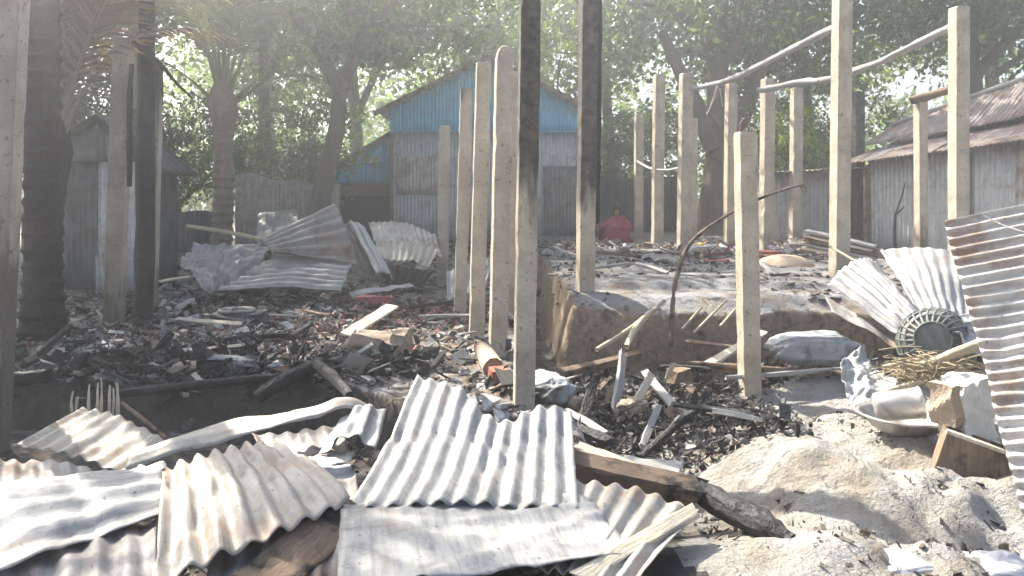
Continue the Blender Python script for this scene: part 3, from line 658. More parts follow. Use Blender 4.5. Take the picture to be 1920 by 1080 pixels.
palm('young scorched palm with bare stems fanning up beside the dark hut', (-4.35, 7.3, .3), (-4.25, 7.3, 1.85), .14, .11,
     [(-12, 50, .85, 2), (8, 34, .8, 2), (40, 58, .9, 2), (80, 62, .95, 2), (130, 66, .9, 2), (-40, 64, .8, 2), (170, 60, .8, 2), (-80, 68, .8, 2), (20, 70, .95, 1), (5, 58, 1.15, 1), (-25, 44, 1.05, 2), (55, 48, 1.1, 1)], 'bark_burnt')
# ------------------------------------------------------------------ posts and beams
def post(label, ub, vb, ut, vt, Y, w=.135, yaw=0, top=99., bot=-99., rnd=False, group='concrete posts of the burnt house', rebar=0, front=0.):
    b = W(ub, vb, Y); t = W(ut, vt, Y); b.z = min(b.z, G(b.x, Y) + .04); h = t.z - b.z
    V = []; Fc = []; c = .13; ring = []
    for sx, sy in ((-1, -1), (1, -1), (1, 1), (-1, 1)):
        if sx * sy > 0: ring += [(sx, sy * (1 - c)), (sx * (1 - c), sy)] if sx > 0 else [(sx, sy * (1 - c)), (sx * (1 - c), sy)]
        else: ring += [(sx * (1 - c), sy), (sx, sy * (1 - c))]
    nz = 26; q = Matrix.Rotation(yaw, 3, 'Z'); rd = random.Random(int(ub * 13 + vb)); levels = [(-.35, 1.02)] + [(h * k / nz, 1) for k in range(nz)] + [(h - .015, .98), (h, .9)]
    if rnd: levels = [q for q in levels if q[0] < h - .13] + [(h - .10, .99), (h - .05, .86), (h - .015, .58), (h, .3)]
    nx = len(ring)
    for z, sc in levels:
        ww = w / 2 * sc * (1 + rd.uniform(-.010, .010)); f = z / max(h, .1); ox = (t.x - b.x) * f + rd.uniform(-.002, .002)
        for a, e in ring:
            chip = rd.uniform(.86, .97) if rd.random() < .05 else 1
            p = q @ Vector((a * ww * chip, e * ww * chip, 0)); V.append(Vector((p.x + ox, p.y, z)) + b)
    for i in range(len(levels) - 1):
        for k in range(nx): a = i * nx + k; e = i * nx + (k + 1) % nx; Fc.append([a, e, e + nx, a + nx])
    Fc.append([len(V) - nx + k for k in range(nx)]); Fc.append(list(range(nx))[::-1])
    o = mk('concrete_post', V, Fc, 'concrete', org=tuple(b)); o['soot_top'] = float(top); o['soot_bottom'] = float(bot); o['soot_shade_front'] = float(front)
    for k in range(rebar):
        x = t.x + (-.03, .03, .0)[k]; y = Y + (.02, -.02, .03)[k]
        stick('rebar', None, None, [(x, y, t.z - .05), (x + .005, y, t.z + .05), (x + rd.uniform(-.03, .03), y, t.z + .09)], .006, 'rustbar', parent=o, n=6)
    return tag(o, label, 'post', group)
post('leftmost tall concrete post, cut by the left edge of the picture', -14, 752, 26, -80, 4.67, .145, R(7), bot=1.3, front=.6)
post('scorched concrete post, second from the left edge', 213, 618, 232, 72, 7.25, .15, R(8), bot=.5, front=.6)
post('concrete post standing directly behind the blackened wooden pole', 277, 590, 289, 120, 8.2, .16, R(9), bot=.5, top=1.95, front=.6)
post('slender far concrete post, first of the middle row from the left', 829, 540, 834, 236, 10.3, .135, R(10))
post('short concrete post, second of the middle row from the left', 862, 602, 875, 165, 7.75, .118, R(7), top=2.12)
post('flat-topped concrete post, third of the middle row from the left', 893, 638, 907, 118, 6.7, .124, R(8))
post('concrete post with rounded top in the middle row', 933, 672, 946, 86, 5.95, .125, R(11), rnd=True)
post('concrete post half hidden behind the round-topped post', 957, 600, 966, 135, 7.7, .12, R(9))
post('nearest middle post with bare lower part and black sooty top', 982, 758, 994, 2, 4.6, .115, R(7), top=1.02)
post('tall post on the raised plinth, black above its pale foot', 1097, 546, 1104, -40, 7.2, .145, R(12), top=.62)
post('thin far concrete post beside the crouching people', 1197, 457, 1198, 215, 14.8, .15, R(7))
post('far concrete post tied by the rope in its middle', 1232, 467, 1236, 140, 13.1, .165, R(9))
post('far concrete post that carries the lower end of the upper beam', 1282, 474, 1287, 138, 12.1, .175, R(10))
post('low concrete post half hidden behind the beam-carrying far post', 1298, 458, 1300, 222, 14.6, .13, R(11))
post('far concrete post under the upper wooden beam', 1367, 467, 1371, 157, 13.2, .16, R(11))
post('far concrete post that carries the lower end of the second beam', 1436, 481, 1440, 148, 11.4, .16, R(12))
post('far concrete post under the second wooden beam', 1491, 467, 1494, 165, 13.2, .165, R(7))
post('short concrete post in the right foreground on the ash mound', 1406, 748, 1397, 248, 5.5, .125, R(8), rebar=1)
post('tall pale concrete post in front of the right beams', 1573, 527, 1580, -40, 8.1, .155, R(10))
post('dark grey post between the tall right post and the tin house wall', 1608, 467, 1608, 172, 13.2, .17, R(11), top=-.5)
post('post with blackened foot in front of the grey tin wall', 1727, 491, 1726, 180, 10.5, .13, R(11), bot=.55)
post('tall concrete post at the right above the leaning rusty sheet', 1797, 525, 1798, 14, 8.2, .15, R(8))

# wood on the posts
stick('charred_pole', 'black charred wooden pole standing among the left posts', 'pole', [W(268, 592, 7.75) - Vector((0, 0, .2)), W(272, 420, 7.75), W(274, 200, 7.75), W(276, -60, 7.75)], [.10, .092, .085, .075], 'char', jit=.10, n=10)
plank('charred_timber', 'charred timber fixed along the tall black post on the plinth', 'timber', W(1116, 415, 7.26), W(1122, -60, 7.26), .075, .07, 'char', roll=.1, seg=14, jit=.007)
stick('charred_strip', 'black charred strip of wood on the second left post', 'timber', [W(243, 350, 7.14), W(243, 200, 7.14), W(247, 120, 7.14)], [.022, .028, .018], 'char', jit=.2)
stick('tie_stick', 'dark stick tied slanting across the two left posts', 'stick', [W(250, 80, 7.15), W(300, 120, 7.7), W(330, 155, 7.9), W(362, 186, 8.0)], [.022, .02, .017, .01], 'char')
stick('wooden_beam', 'upper weathered wooden beam running to the tall right post', 'beam', [W(1296, 167, 12.0), W(1340, 158, 11.5), W(1385, 143, 10.7), W(1440, 115, 9.8), W(1500, 84, 9.0), W(1566, 50, 8.28)], [.038, .036, .042, .038, .04, .036], 'wood_grey', 'roof beams left on the posts', jit=.22)
stick('wooden_beam', 'second rough bark-covered beam running to the rightmost tall post', 'beam', [W(1422, 170, 11.3), W(1500, 155, 10.7), W(1560, 147, 10.1), W(1640, 120, 9.4), W(1720, 82, 8.8), W(1792, 46, 8.36)], [.044, .042, .046, .04, .044, .046], 'wood_grey', 'roof beams left on the posts', jit=.26)
stick('wooden_beam', 'short dark beam end resting on the post at the grey tin wall', 'beam', [W(1706, 190, 10.5), W(1740, 180, 10.4), W(1792, 165, 10.1)], [.055, .06, .05], 'wood_brown', 'roof beams left on the posts', jit=.1)
o = stick('hanging_fibre', 'loose torn strips hanging from the upper beam', 'fibre strip', [W(1345, 160, 11.2), W(1338, 185, 11.2), W(1325, 215, 11.2)], [.02, .015, .006], 'wood_pale')
for a, b_ in (((1350, 165), (1355, 200)), ((1342, 172), (1330, 205))): stick('strip', None, None, [W(*a, 11.15), W(*b_, 11.2)], [.012, .005], 'wood_pale', parent=o)
stick('rope', 'pale rope sagging between the far right posts', 'rope', [W(1194, 302, 14.72), W(1215, 314, 13.7), W(1232, 318, 13.0), W(1258, 318, 12.6), W(1284, 311, 12.0)], .018, 'rope', n=6)
o = stick('bent_branch', 'thin bent branch rising from the pit past the foreground post', 'branch', [W(1258, 650, 6.3), W(1262, 560, 6.4), W(1272, 510, 6.5), W(1298, 452, 6.6), W(1370, 400, 6.8), W(1440, 366, 7.0), W(1508, 345, 7.2)], [.022, .02, .018, .016, .014, .013, .011], 'wood_brown', jit=.12)
for a in ((1512, 352), (1506, 362), (1498, 348)): stick('twig', None, None, [W(1500, 348, 7.2), W(*a, 7.22)], [.008, .003], 'wood_brown', parent=o, n=5)
o = stick('dead_sapling', 'thin black forked stick standing before the grey tin wall', 'stick', [W(1678, 470, 11.8), W(1677, 430, 11.8), W(1679, 400, 11.8)], [.03, .028, .018], 'char', jit=.1)
for a in (((1679, 402), (1688, 395), (1696, 386)), ((1679, 402), (1690, 370), (1698, 340))): stick('twig', None, None, [W(*q, 11.8) for q in a], [.016, .012, .006], 'char', parent=o, n=6)

# ------------------------------------------------------------------ twisted sheets on the left plinth
GP = 'twisted tin sheets heaped before the blue house'
sheet('corrugated_sheet', 'large flat corrugated sheet at the front of the twisted heap', W(520, 468, 9.4), W(398, 552, 8.5), W(640, 572, 8.3), W(668, 486, 9.2), 'tin_pale', group=GP, bow_t=.06, crumple=.03, torn=.05, seed=3, amp=.026, pitch=.135)
def curl(S, T, n): return (0.16 * np.sin(np.pi * S))[..., None] * np.array([0, -.3, .6]) * T[..., None]
sheet('corrugated_sheet', 'corrugated sheet curled up to a point on top of the twisted heap', W(488, 456, 9.3), W(512, 474, 8.9), W(668, 487, 8.9), W(628, 378, 9.6), 'tin_burnt', group=GP, extra=curl, crumple=.02, torn=.02, seed=5, pitch=.14, amp=.03)
def crum(S, T, n): return (0.12 * fbm(S * 4, T * 4, 77))[..., None] * n
sheet('crumpled_sheet', 'crumpled flat grey sheet at the left of the twisted heap', W(362, 458, 9.6), W(520, 462, 9.5), W(430, 560, 8.8), W(338, 500, 9.0), 'tin_pale', group=GP, extra=crum, crumple=.07, cs=6, torn=.06, seed=6, ridged=0, nt_=40)
sheet('crumpled_sheet', 'narrow folded sheet hanging down the left of the twisted heap', W(352, 498, 8.95), W(412, 505, 8.9), W(400, 552, 8.7), W(384, 548, 8.7), 'tin_pale', group=GP, crumple=.06, cs=7, torn=.05, seed=16, ridged=0)
sheet('corrugated_sheet', 'dark folded sheet standing behind the curled pointed sheet', W(628, 400, 9.8), W(660, 415, 9.7), W(726, 520, 9.0), W(655, 500, 9.0), 'tin_burnt', group=GP, bow_s=-.1, crumple=.04, torn=.05, seed=8)
sheet('corrugated_sheet', 'narrow bent sheet edge right of the curled pointed sheet', W(655, 414, 9.5), W(690, 440, 9.4), W(738, 524, 8.9), W(705, 520, 8.8), 'tin', group=GP, bow_s=.08, crumple=.04, torn=.05, seed=9)
sheet('corrugated_sheet', 'brownish sheet lying on the right half of the twisted heap', W(690, 418, 10.6), W(815, 436, 10.4), W(832, 470, 9.6), W(700, 452, 9.7), 'tin_rust', group=GP, bow_s=.05, crumple=.04, torn=.05, seed=10)
sheet('corrugated_sheet', 'sunlit whitish sheet folded down on the right of the twisted heap', W(704, 448, 9.6), W(822, 470, 9.5), W(806, 506, 9.1), W(706, 490, 9.2), 'tin_warm', group=GP, bow_s=.04, crumple=.03, torn=.07, seed=11, pitch=.08)
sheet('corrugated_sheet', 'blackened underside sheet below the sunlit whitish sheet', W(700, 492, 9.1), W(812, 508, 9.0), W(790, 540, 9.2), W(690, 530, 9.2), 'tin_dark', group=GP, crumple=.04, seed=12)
sheet('corrugated_sheet', 'thin bright strip of sheet lying below the twisted heap', W(655, 552, 8.5), W(662, 560, 8.4), W(782, 532, 8.7), W(770, 526, 8.8), 'tin_pale', group=GP, crumple=.03, torn=.02, seed=13)
sheet('corrugated_sheet', 'upright corrugated sheet leaning behind the second middle post', W(838, 505, 9.0), W(930, 478, 9.4), W(905, 555, 8.7), W(838, 566, 8.6), 'tin_pale', group=GP, crumple=.03, seed=14)
sheet('flat_sheet', 'whitish flat sheet leaning at the pale rusty fence', W(482, 402, 12.6), W(556, 396, 12.8), W(566, 452, 11.9), W(480, 456, 11.8), 'tin_pale', group=GP, crumple=.05, cs=5, torn=.12, seed=15, ridged=0)
stick('bamboo_pole', 'thin pale pole sticking out left above the twisted heap', 'pole', [W(350, 424, 9.3), W(430, 436, 9.3), W(520, 456, 9.3)], [.022, .024, .026], 'bamboo')

# ------------------------------------------------------------------ foreground sheets
GF = 'scorched tin sheets strewn in the foreground'
def tear(S, T, n):                       # the top edge of the big sheet sags in its middle
    d = np.exp(-((S - .55) / .20) ** 2) * (1 - T) ** 2; return d[..., None] * np.array([0, -.16, -.10])
sheet('corrugated_sheet', 'big silvery corrugated sheet front and centre with a dented upper edge', W(783, 708, 3.75), W(1072, 775, 3.45), W(1084, 968, 2.72), W(652, 972, 2.72), 'tin_pale', group=GF, extra=tear, bow_s=.035, bow_t=-.03, crumple=.018, torn=.03, seed=31, kink=.3, nt_=34, amp=.0125)
sheet('flat_sheet', 'flat pale ash-dusted sheet at the bottom centre edge of the picture', W(640, 938, 2.84), W(1092, 932, 2.86), W(1190, 1000, 2.5), W(630, 1130, 2.05), 'tin_pale', group=GF, crumple=.022, cs=4, torn=.05, seed=32, ridged=0, nt_=34)
def sagR(S, T, n): return (-.10 * T * (1 - S))[..., None] * np.array([0, .3, 1.]) * 0
sheet('corrugated_sheet', 'rust-spotted corrugated sheet with bold ridges left of the big silvery sheet', W(306, 874, 2.95), W(516, 830, 3.25), W(655, 968, 2.70), W(286, 1110, 2.06), 'tin_warm', group=GF, bow_s=.02, bow_t=.04, crumple=.016, torn=.03, seed=33, kink=.3, nt_=34, pitch=.088, amp=.0155)
sheet('corrugated_sheet', 'pale beige corrugated sheet below the upright stalks at the left', W(158, 764, 4.15), W(322, 832, 3.75), W(238, 896, 3.3), W(32, 838, 3.45), 'tin_warm', group=GF, bow_s=.03, crumple=.008, torn=.03, seed=34, kink=.2, crease=1, amp=.008, pitch=.095)
sheet('corrugated_sheet', 'bluish pale sheet with wide ridges in the bottom left corner', W(310, 872, 2.95), W(318, 972, 2.52), W(-90, 1100, 1.98), W(-90, 950, 2.45), 'tin_pale', group=GF, bow_s=.03, crumple=.03, torn=.04, seed=35, pitch=.12, amp=.010)
pa = [(250, 852), (330, 822), (430, 790), (520, 778), (600, 764), (660, 754), (716, 776)]
def strip(label, top, bot, Y0, Y1, mat, seed=0, fold=.03):
    n = 48; V = []; U = []; m = 7
    tp = smooth_pts([Vector((a, b, 0)) for a, b in top], 8); bp = smooth_pts([Vector((a, b, 0)) for a, b in bot], 8); L = 0
    for i in range(n + 1):
        f = i / n; a = tp[min(len(tp) - 1, int(f * (len(tp) - 1)))]; b = bp[min(len(bp) - 1, int(f * (len(bp) - 1)))]
        ra = f * (len(tp) - 1); ia = min(int(ra), len(tp) - 2); a = tp[ia].lerp(tp[ia + 1], ra - ia)
        rb = f * (len(bp) - 1); ib = min(int(rb), len(bp) - 2); b = bp[ib].lerp(bp[ib + 1], rb - ib)
        Y = Y0 + (Y1 - Y0) * f; P0 = W(a.x, a.y, Y + .10); P1 = W(b.x, b.y, Y - .04)
        for j in range(m + 1):
            g = j / m; p = P0.lerp(P1, g); p.z += fold * (1 - abs(2 * g - 1) if g > .5 else 2 * g * .9) * (1 + .5 * math.sin(f * 9 + seed)) + .012 * abs(((f * 5.3 + seed) % 1) - .5) + .006 * float(fbm(np.array([f * 14]), np.array([g * 3 + seed]), seed)[0])
            V.append(p); U.append((g * .15, f * 1.2))
    Fc = [[i * (m + 1) + j, i * (m + 1) + j + 1, (i + 1) * (m + 1) + j + 1, (i + 1) * (m + 1) + j] for i in range(n) for j in range(m)]
    return tag(mk('bent_flashing', V, Fc, mat, None, True, uv=U, solid=.003), label, 'metal strip', GF)
strip('long bright bent strip of tin arching over the dark hollow at the left', pa, [(235, 885), (330, 852), (430, 828), (520, 800), (600, 782), (655, 766), (712, 792)], 3.35, 3.75, 'tin_warm', 1)
strip('short pale bent tin strip left of the big silvery sheet', [(545, 868), (590, 856), (655, 846)], [(560, 888), (600, 880), (660, 866)], 3.2, 3.3, 'tin_warm', 4, .015)
sheet('corrugated_sheet', 'small grey curled corrugated piece left of the big silvery sheet top', W(640, 792, 3.62), W(722, 768, 3.75), W(700, 856, 3.35), W(596, 858, 3.3), 'tin', group=GF, bow_s=.07, crumple=.02, torn=.03, seed=36, amp=.012)
sheet('corrugated_sheet', 'bluish sheet edges wedged between the ridged sheet and the big silvery sheet', W(575, 880, 3.15), W(560, 945, 2.85), W(668, 955, 2.9), W(668, 880, 3.15), 'tin', group=GF, crumple=.02, torn=.03, seed=37, pitch=.11, amp=.016)
sheet('corrugated_sheet', 'sun-bleached corrugated sheet to the right of the flat ash-dusted sheet', W(1078, 905, 3.0), W(1312, 955, 2.85), W(1175, 1120, 2.3), W(1010, 1075, 2.4), 'tin_warm', group=GF, bow_s=.02, crumple=.015, torn=.03, seed=38, amp=.011, pitch=.062)
sheet('corrugated_sheet', 'dirty corrugated sheet lying beneath the rust-spotted ridged sheet', W(420, 930, 2.85), W(668, 900, 3.0), W(700, 1110, 2.3), W(380, 1120, 2.15), 'tin_burnt', group=GF, crumple=.03, torn=.06, seed=81)
sheet('corrugated_sheet', 'dull sheet edge showing between the beige sheet and the bluish corner sheet', W(-40, 862, 3.2), W(300, 872, 3.1), W(330, 940, 2.8), W(-60, 925, 2.75), 'tin_burnt', group=GF, crumple=.03, torn=.06, seed=82)
sheet('corrugated_sheet', 'scorched sheet at the bottom edge left of the ridged sheet', W(-60, 1040, 2.25), W(292, 985, 2.5), W(300, 1120, 2.0), W(-60, 1140, 1.95), 'tin_burnt', group=GF, crumple=.03, torn=.06, seed=83)
sheet('corrugated_sheet', 'grey scorched sheet showing behind the bent strip and the big silvery sheet', W(470, 812, 3.9), W(640, 800, 3.95), W(655, 870, 3.4), W(500, 860, 3.45), 'tin_burnt', group=GF, crumple=.03, torn=.06, seed=84)
plank('scorched_board', 'scorched brown board wedged under the ridged sheet at the bottom', 'board', W(470, 1115, 2.2), W(662, 948, 2.75), .16, .022, 'wood_brown', roll=.35, seg=10)
plank('scorched_board', 'dark board lying below the bluish sheet in the bottom left corner', 'board', W(110, 1075, 2.3), W(300, 1015, 2.6), .12, .02, 'char', roll=.2)
plank('charred_beam', 'thick scorched beam right of the big silvery sheet', 'beam', W(1070, 872, 3.25), W(1312, 925, 3.1), .10, .085, 'wood_brown', roll=.3, seg=12, jit=.006)
stick('charred_log', 'black charred log running down to the bottom right of the beam', 'log', [W(1290, 905, 3.2), W(1360, 950, 3.0), W(1430, 985, 2.85), W(1482, 1022, 2.75)], [.042, .05, .052, .036], 'char', jit=.18, n=12)
plank('pale_lath', 'pale split lath beside the right edge of the big silvery sheet', 'lath', W(1085, 836, 3.75), W(1205, 885, 3.3), .05, .015, 'wood_pale', roll=.4)
plank('pale_lath', 'pale board edge crossing under the sun-bleached sheet', 'lath', W(1085, 1085, 2.35), W(1300, 958, 2.8), .05, .02, 'wood_pale', roll=.5)
plank('grey_panel', 'flat grey panel lying at the near end of the pit', 'panel', W(1160, 868, 3.75), W(1272, 880, 3.65), .16, .02, 'wood_grey', roll=.1, jit=.012)

# leaning sheet and things at the right edge
sheet('corrugated_sheet', 'upright rust-streaked corrugated sheet leaning at the right edge', W(1768, 414, 3.75), W(1918, 975, 3.05), W(2080, 985, 2.85), W(2010, 366, 3.55), 'tin_rust', group=GF, crumple=.012, torn=.01, seed=41, pitch=.052, amp=.0095, nt_=20, bow_s=-.03)
stick('wire', 'thin pale wire draped over the upright leaning sheet', 'wire', [W(1842, 402, 3.55), W(1875, 420, 3.5), W(1925, 437, 3.42), W(1980, 452, 3.4)], .004, 'rope', n=5)

def lathe(name, prof, c, mat, parent=None, axis=(0, 0, 1), n=32, wob=0, solid=0, scale=(1, 1)):
    ax = Vector(axis).normalized(); q = Vector((0, 0, 1)).rotation_difference(ax); V = []; Fc = []; m = len(prof); U = []
    for i in range(n):
        a = 2 * math.pi * i / n; w = 1 + wob * math.sin(3 * a + 1) + wob * .7 * math.sin(5 * a)
        for r, z in prof: V.append(q @ Vector((r * w * math.cos(a) * scale[0], r * w * math.sin(a) * scale[1], z)) + Vector(c)); U.append((a * .1, z))
    for i in range(n):
        for j in range(m - 1): a = i * m + j; b = ((i + 1) % n) * m + j; Fc.append([a, b, b + 1, a + 1])
    return mk(name, V, Fc, mat, parent, True, uv=U, solid=solid)
bc = W(1697, 800, 3.9); bc.z = G(bc.x, bc.y) - .005
o = lathe('basin', [(.0, .0), (.11, .0), (.15, .02), (.19, .065), (.205, .085), (.225, .09), (.228, .084)], bc, 'steel', n=40, wob=.012, solid=.003); tag(o, 'wide dented metal basin holding a fallen pot on the ash mound', 'basin')
lathe('rim', [(.218, .088), (.226, .096), (.234, .088), (.228, .082)], bc, 'steel', o, n=40, wob=.012)
pc = bc + Vector((-.13, .02, .115)); o = lathe('metal_pot', [(.0, -.01), (.058, -.01), (.066, .0), (.07, .10), (.074, .19), (.08, .20), (.077, .205)], pc, 'steel', axis=(.93, -.26, .16), n=28, wob=.01, solid=.003); tag(o, 'dented cylindrical pot lying on its side in the basin', 'pot')
lathe('rim', [(.076, .196), (.082, .202), (.078, .208)], pc, 'steel', o, axis=(.93, -.26, .16), n=28)
# white block, box, foil, sack, basket, straw
q = Matrix.Rotation(.35, 3, 'Z') @ Matrix.Rotation(-.1, 3, 'Y')
o = rock('white_block', W(1808, 760, 3.62), (.19, .15, .25), 'white', q, .05, 4, None, 9, 8, .8); tag(o, 'broken whitish block standing on the brown box at the right', 'block')
rock('side_slab', W(1772, 757, 3.58), (.05, .13, .19), 'clay', q, .02, 6, o)
bx_c = W(1836, 868, 3.45); q = Matrix.Rotation(-.42, 3, 'Z') @ Matrix.Rotation(.28, 3, 'Y')
o = thing('wooden_box', 'tilted brown wooden drawer box under the white block', 'box', bx_c - Vector((0, 0, .1)))
for nm, c, d in (('front_board', (0, -.07, 0), (.31, .014, .19)), ('back_board', (0, .07, 0), (.31, .014, .19)), ('side_board', (-.157, 0, 0), (.014, .16, .19)), ('side_board', (.157, 0, 0), (.014, .16, .19)), ('base_board', (0, 0, -.09), (.30, .13, .012)), ('top_rail', (.0, -.07, .102), (.33, .03, .014))):
    V, Fc = box_vf((0, 0, 0), d, None, .0015); V = [q @ (v + Vector(c)) + bx_c for v in V]; mk(nm, V, Fc, 'wood_pale' if nm == 'top_rail' else 'wood_brown', o, uv=[(v.x, v.z) for v in V])
sheet('crumpled_foil', 'crumpled silvery tin piece standing on the mound left of the straw', W(1570, 662, 4.75), W(1618, 655, 4.8), W(1690, 742, 4.45), W(1598, 772, 4.4), 'tin', crumple=.09, cs=9, torn=.09, seed=51, ridged=0, nt_=34)
def pillow(name, label, c, d, mat, rot=0, seed=0, cat='sack', wr=.22):
    n = 56; m = 30; V = []; Fc = []; U = []; qz = Matrix.Rotation(rot, 3, 'Z')
    A_, B_ = np.meshgrid(2 * np.pi * np.arange(n) / n, -np.pi / 2 + np.pi * np.arange(m + 1) / m, indexing='ij'); e = .55
    f = lambda t: np.sign(t) * np.abs(t) ** e
    x = f(np.cos(A_)) * np.abs(np.cos(B_)) ** e; y = f(np.sin(A_)) * np.abs(np.cos(B_)) ** e; z = f(np.sin(B_)) * (1 - .55 * np.abs(x) ** 3)
    k = 1 + wr * (fbm(x * 2.2 + seed, y * 2.2 + z * 2, seed) - .8 * np.abs(fbm(x * 4 + seed, y * 3 + z * 3.5, seed + 3)))
    V = [qz @ Vector(v) + c for v in np.stack([x * d[0] / 2 * k, y * d[1] / 2 * k, z * d[2] / 2 * k], -1).reshape(-1, 3)]; U = np.stack([x, y], -1).reshape(-1, 2)
    for i in range(n):
        for j in range(m): a = i * (m + 1) + j; b = ((i + 1) % n) * (m + 1) + j; Fc.append([a, b, b + 1, a + 1])
    return tag(mk(name, V, Fc, mat, None, True, uv=U), label, cat)
pillow('sack', 'plump silvery grey sack lying below the raised plinth', W(1522, 652, 5.85), (.66, .32, .24), 'sack', .05, 3)
pillow('sack', 'bluish grey burst sack at the left side of the pit', W(1030, 728, 5.2), (.24, .42, .20), 'sack', .5, 7)
pillow('plastic_bag', 'white plastic bag at the bottom edge below the ash mound', W(1700, 1075, 2.65), (.32, .2, .13), 'plastic', .15, 11, 'bag')
pillow('plastic_bag', 'white plastic bag in the bottom right corner', W(1870, 1082, 2.62), (.26, .2, .13), 'plastic', -.2, 13, 'bag')
pillow('pale_stone', 'cream rounded stone beside the burst sack in the pit', W(1079, 756, 5.05), (.12, .09, .085), 'clay', .4, 17, 'stone')
# basket: open lattice bowl lying on its side
kc = W(1752, 640, 4.75); o = thing('basket', 'dark green lattice basket lying on its side behind the straw', 'basket', kc - Vector((0, 0, .16)))
ax = Vector((.45, .72, -.25)).normalized(); qq = Vector((0, 0, 1)).rotation_difference(ax); prof = [(.10, 0), (.15, .03), (.185, .08), (.205, .14), (.215, .19)]
def ring(r, z, rad): return [kc + qq @ Vector((r * math.cos(a), r * math.sin(a), z - .1)) for a in np.linspace(0, 2 * math.pi, 29)]
for r, z in prof: V, Fc, U = tube_vf(ring(r, z, 0), .009, 6, 0, False); mk('hoop', V, Fc, 'net', o, True)
for k in range(26):
    a = 2 * math.pi * k / 26; V, Fc, U = tube_vf([kc + qq @ Vector((r * math.cos(a + z * 1.2), r * math.sin(a + z * 1.2), z - .1)) for r, z in prof], .008, 5); mk('rib', V, Fc, 'net', o, True)
lathe('base_disc', [(0, -.1), (.10, -.1), (.105, -.095), (0, -.09)], kc, 'net', o, axis=ax)
lathe('shell', [(.098, -.09), (.147, -.07), (.182, -.02), (.202, .04), (.212, .09)], kc, 'net', o, axis=ax, n=30, wob=.02, solid=.004)
sheet('crumpled_cloth', 'dusty grey cloth draped over the right of the lattice basket', kc + Vector((.00, -.02, .19)), kc + Vector((.26, .04, .15)), kc + Vector((.32, -.14, -.10)), kc + Vector((.08, -.19, -.02)), 'sack', cat='cloth', crumple=.08, cs=8, torn=.06, seed=91, ridged=0, nt_=34)
# straw: one heap
m = MB(); rd = random.Random(5)
for k in range(300):
    c = W(rd.gauss(1738, 40), rd.gauss(694, 13), rd.uniform(4.2, 4.6)); a = rd.uniform(0, 6.28); l = rd.uniform(.04, .14); d = Vector((math.cos(a), math.sin(a) * .7, rd.uniform(-.35, .35))) * l
    m.tube([c - d, c + Vector((0, 0, .01)), c + d], [.003, .004, .003], 3, 0, False)
tag(m.build('straw_heap', 'straw'), 'heap of yellow straw behind the metal basin', 'straw', kind='stuff')
stick('branch', 'forked pale branch lying on the straw towards the leaning sheet', 'branch', [W(1655, 690, 4.5), W(1690, 682, 4.45), W(1735, 684, 4.35), W(1790, 662, 4.25), W(1838, 645, 4.2)], [.014, .018, .022, .026, .03], 'bamboo', jit=.1)
stick('branch', 'short pale branch lying in front of the straw heap', 'branch', [W(1640, 742, 4.3), W(1690, 726, 4.25), W(1730, 716, 4.2)], [.012, .016, .012], 'bamboo', jit=.1)
GR = 'sheets heaped against the right plinth'
def curl2(S, T, n): return (-.16 * S ** 2)[..., None] * np.array([.2, .4, 1.])
sheet('corrugated_sheet', 'curved pale corrugated sheet drooping over the plinth edge at the right', W(1640, 492, 6.9), W(1546, 545, 6.2), W(1690, 640, 5.6), W(1738, 588, 5.9), 'tin_pale', group=GR, bow_s=.12, crumple=.02, torn=.03, seed=52, amp=.011)
sheet('corrugated_sheet', 'blackened strip under the curved pale sheet at the right', W(1546, 552, 6.25), W(1560, 585, 6.1), W(1690, 660, 5.6), W(1690, 636, 5.7), 'tin_burnt', group=GR, crumple=.03, seed=53, ridged=0)
sheet('flat_sheet', 'dazzling white sheet lying behind the curved pale sheet', W(1650, 478, 7.3), W(1815, 482, 7.0), W(1822, 612, 5.6), W(1735, 592, 5.75), 'tin_pale', group=GR, bow_s=.06, crumple=.03, torn=.02, seed=54, amp=.006)
sheet('corrugated_sheet', 'grey corrugated sheet end behind the dazzling white sheet', W(1650, 466, 8.2), W(1800, 472, 8.0), W(1790, 500, 7.2), W(1670, 492, 7.3), 'tin', group=GR, crumple=.02, seed=55)
stick('stick', 'thin pale stick poking out left of the dazzling white sheet', 'stick', [W(1556, 462, 7.4), W(1600, 488, 7.1), W(1660, 530, 6.8)], [.012, .013, .012], 'bamboo')
# ------------------------------------------------------------------ debris on the plinths and in the pit
GPIT = 'half-burnt planks in the pit'
def pk(label, a, b, Ya, Yb, w, th, mat, roll=0, group=GPIT, name='burnt_plank', **k):
    return plank(name, label, 'plank', W(*a, Ya), W(*b, Yb), w, th, mat, group, roll=roll, **k)
pk('grey plank standing upright in the middle of the pit', (1152, 772), (1168, 664), 4.95, 5.35, .075, .022, 'wood_grey', 1.2)
pk('dark beam leaning at the plinth face in the pit', (1048, 700), (1196, 664), 5.5, 6.1, .06, .05, 'wood_brown', .3)
pk('grey board slanting down right in the middle of the pit', (1208, 696), (1272, 772), 5.6, 5.0, .055, .025, 'wood_grey', .4)
pk('short grey stake near the front end of the pit', (1204, 838), (1236, 760), 4.5, 4.9, .04, .025, 'wood_grey', .6)
pk('pale board lying behind the foreground post', (1322, 686), (1432, 622), 5.7, 6.2, .07, .02, 'wood_pale', .2)
pk('short dark plank end lying left of the foreground post', (1240, 690), (1330, 694), 5.55, 5.6, .05, .04, 'char', 0)
pk('dark grey board lying flat before the plinth', (1290, 640), (1400, 655), 6.2, 6.2, .08, .02, 'wood_brown', .1)
pk('broken pale slat in the front of the pit', (1180, 775), (1222, 700), 4.95, 5.3, .05, .012, 'wood_pale', .9)
pk('thin grey lath crossing the ash in the pit', (1060, 770), (1130, 810), 4.9, 4.6, .05, .015, 'wood_grey', .3)
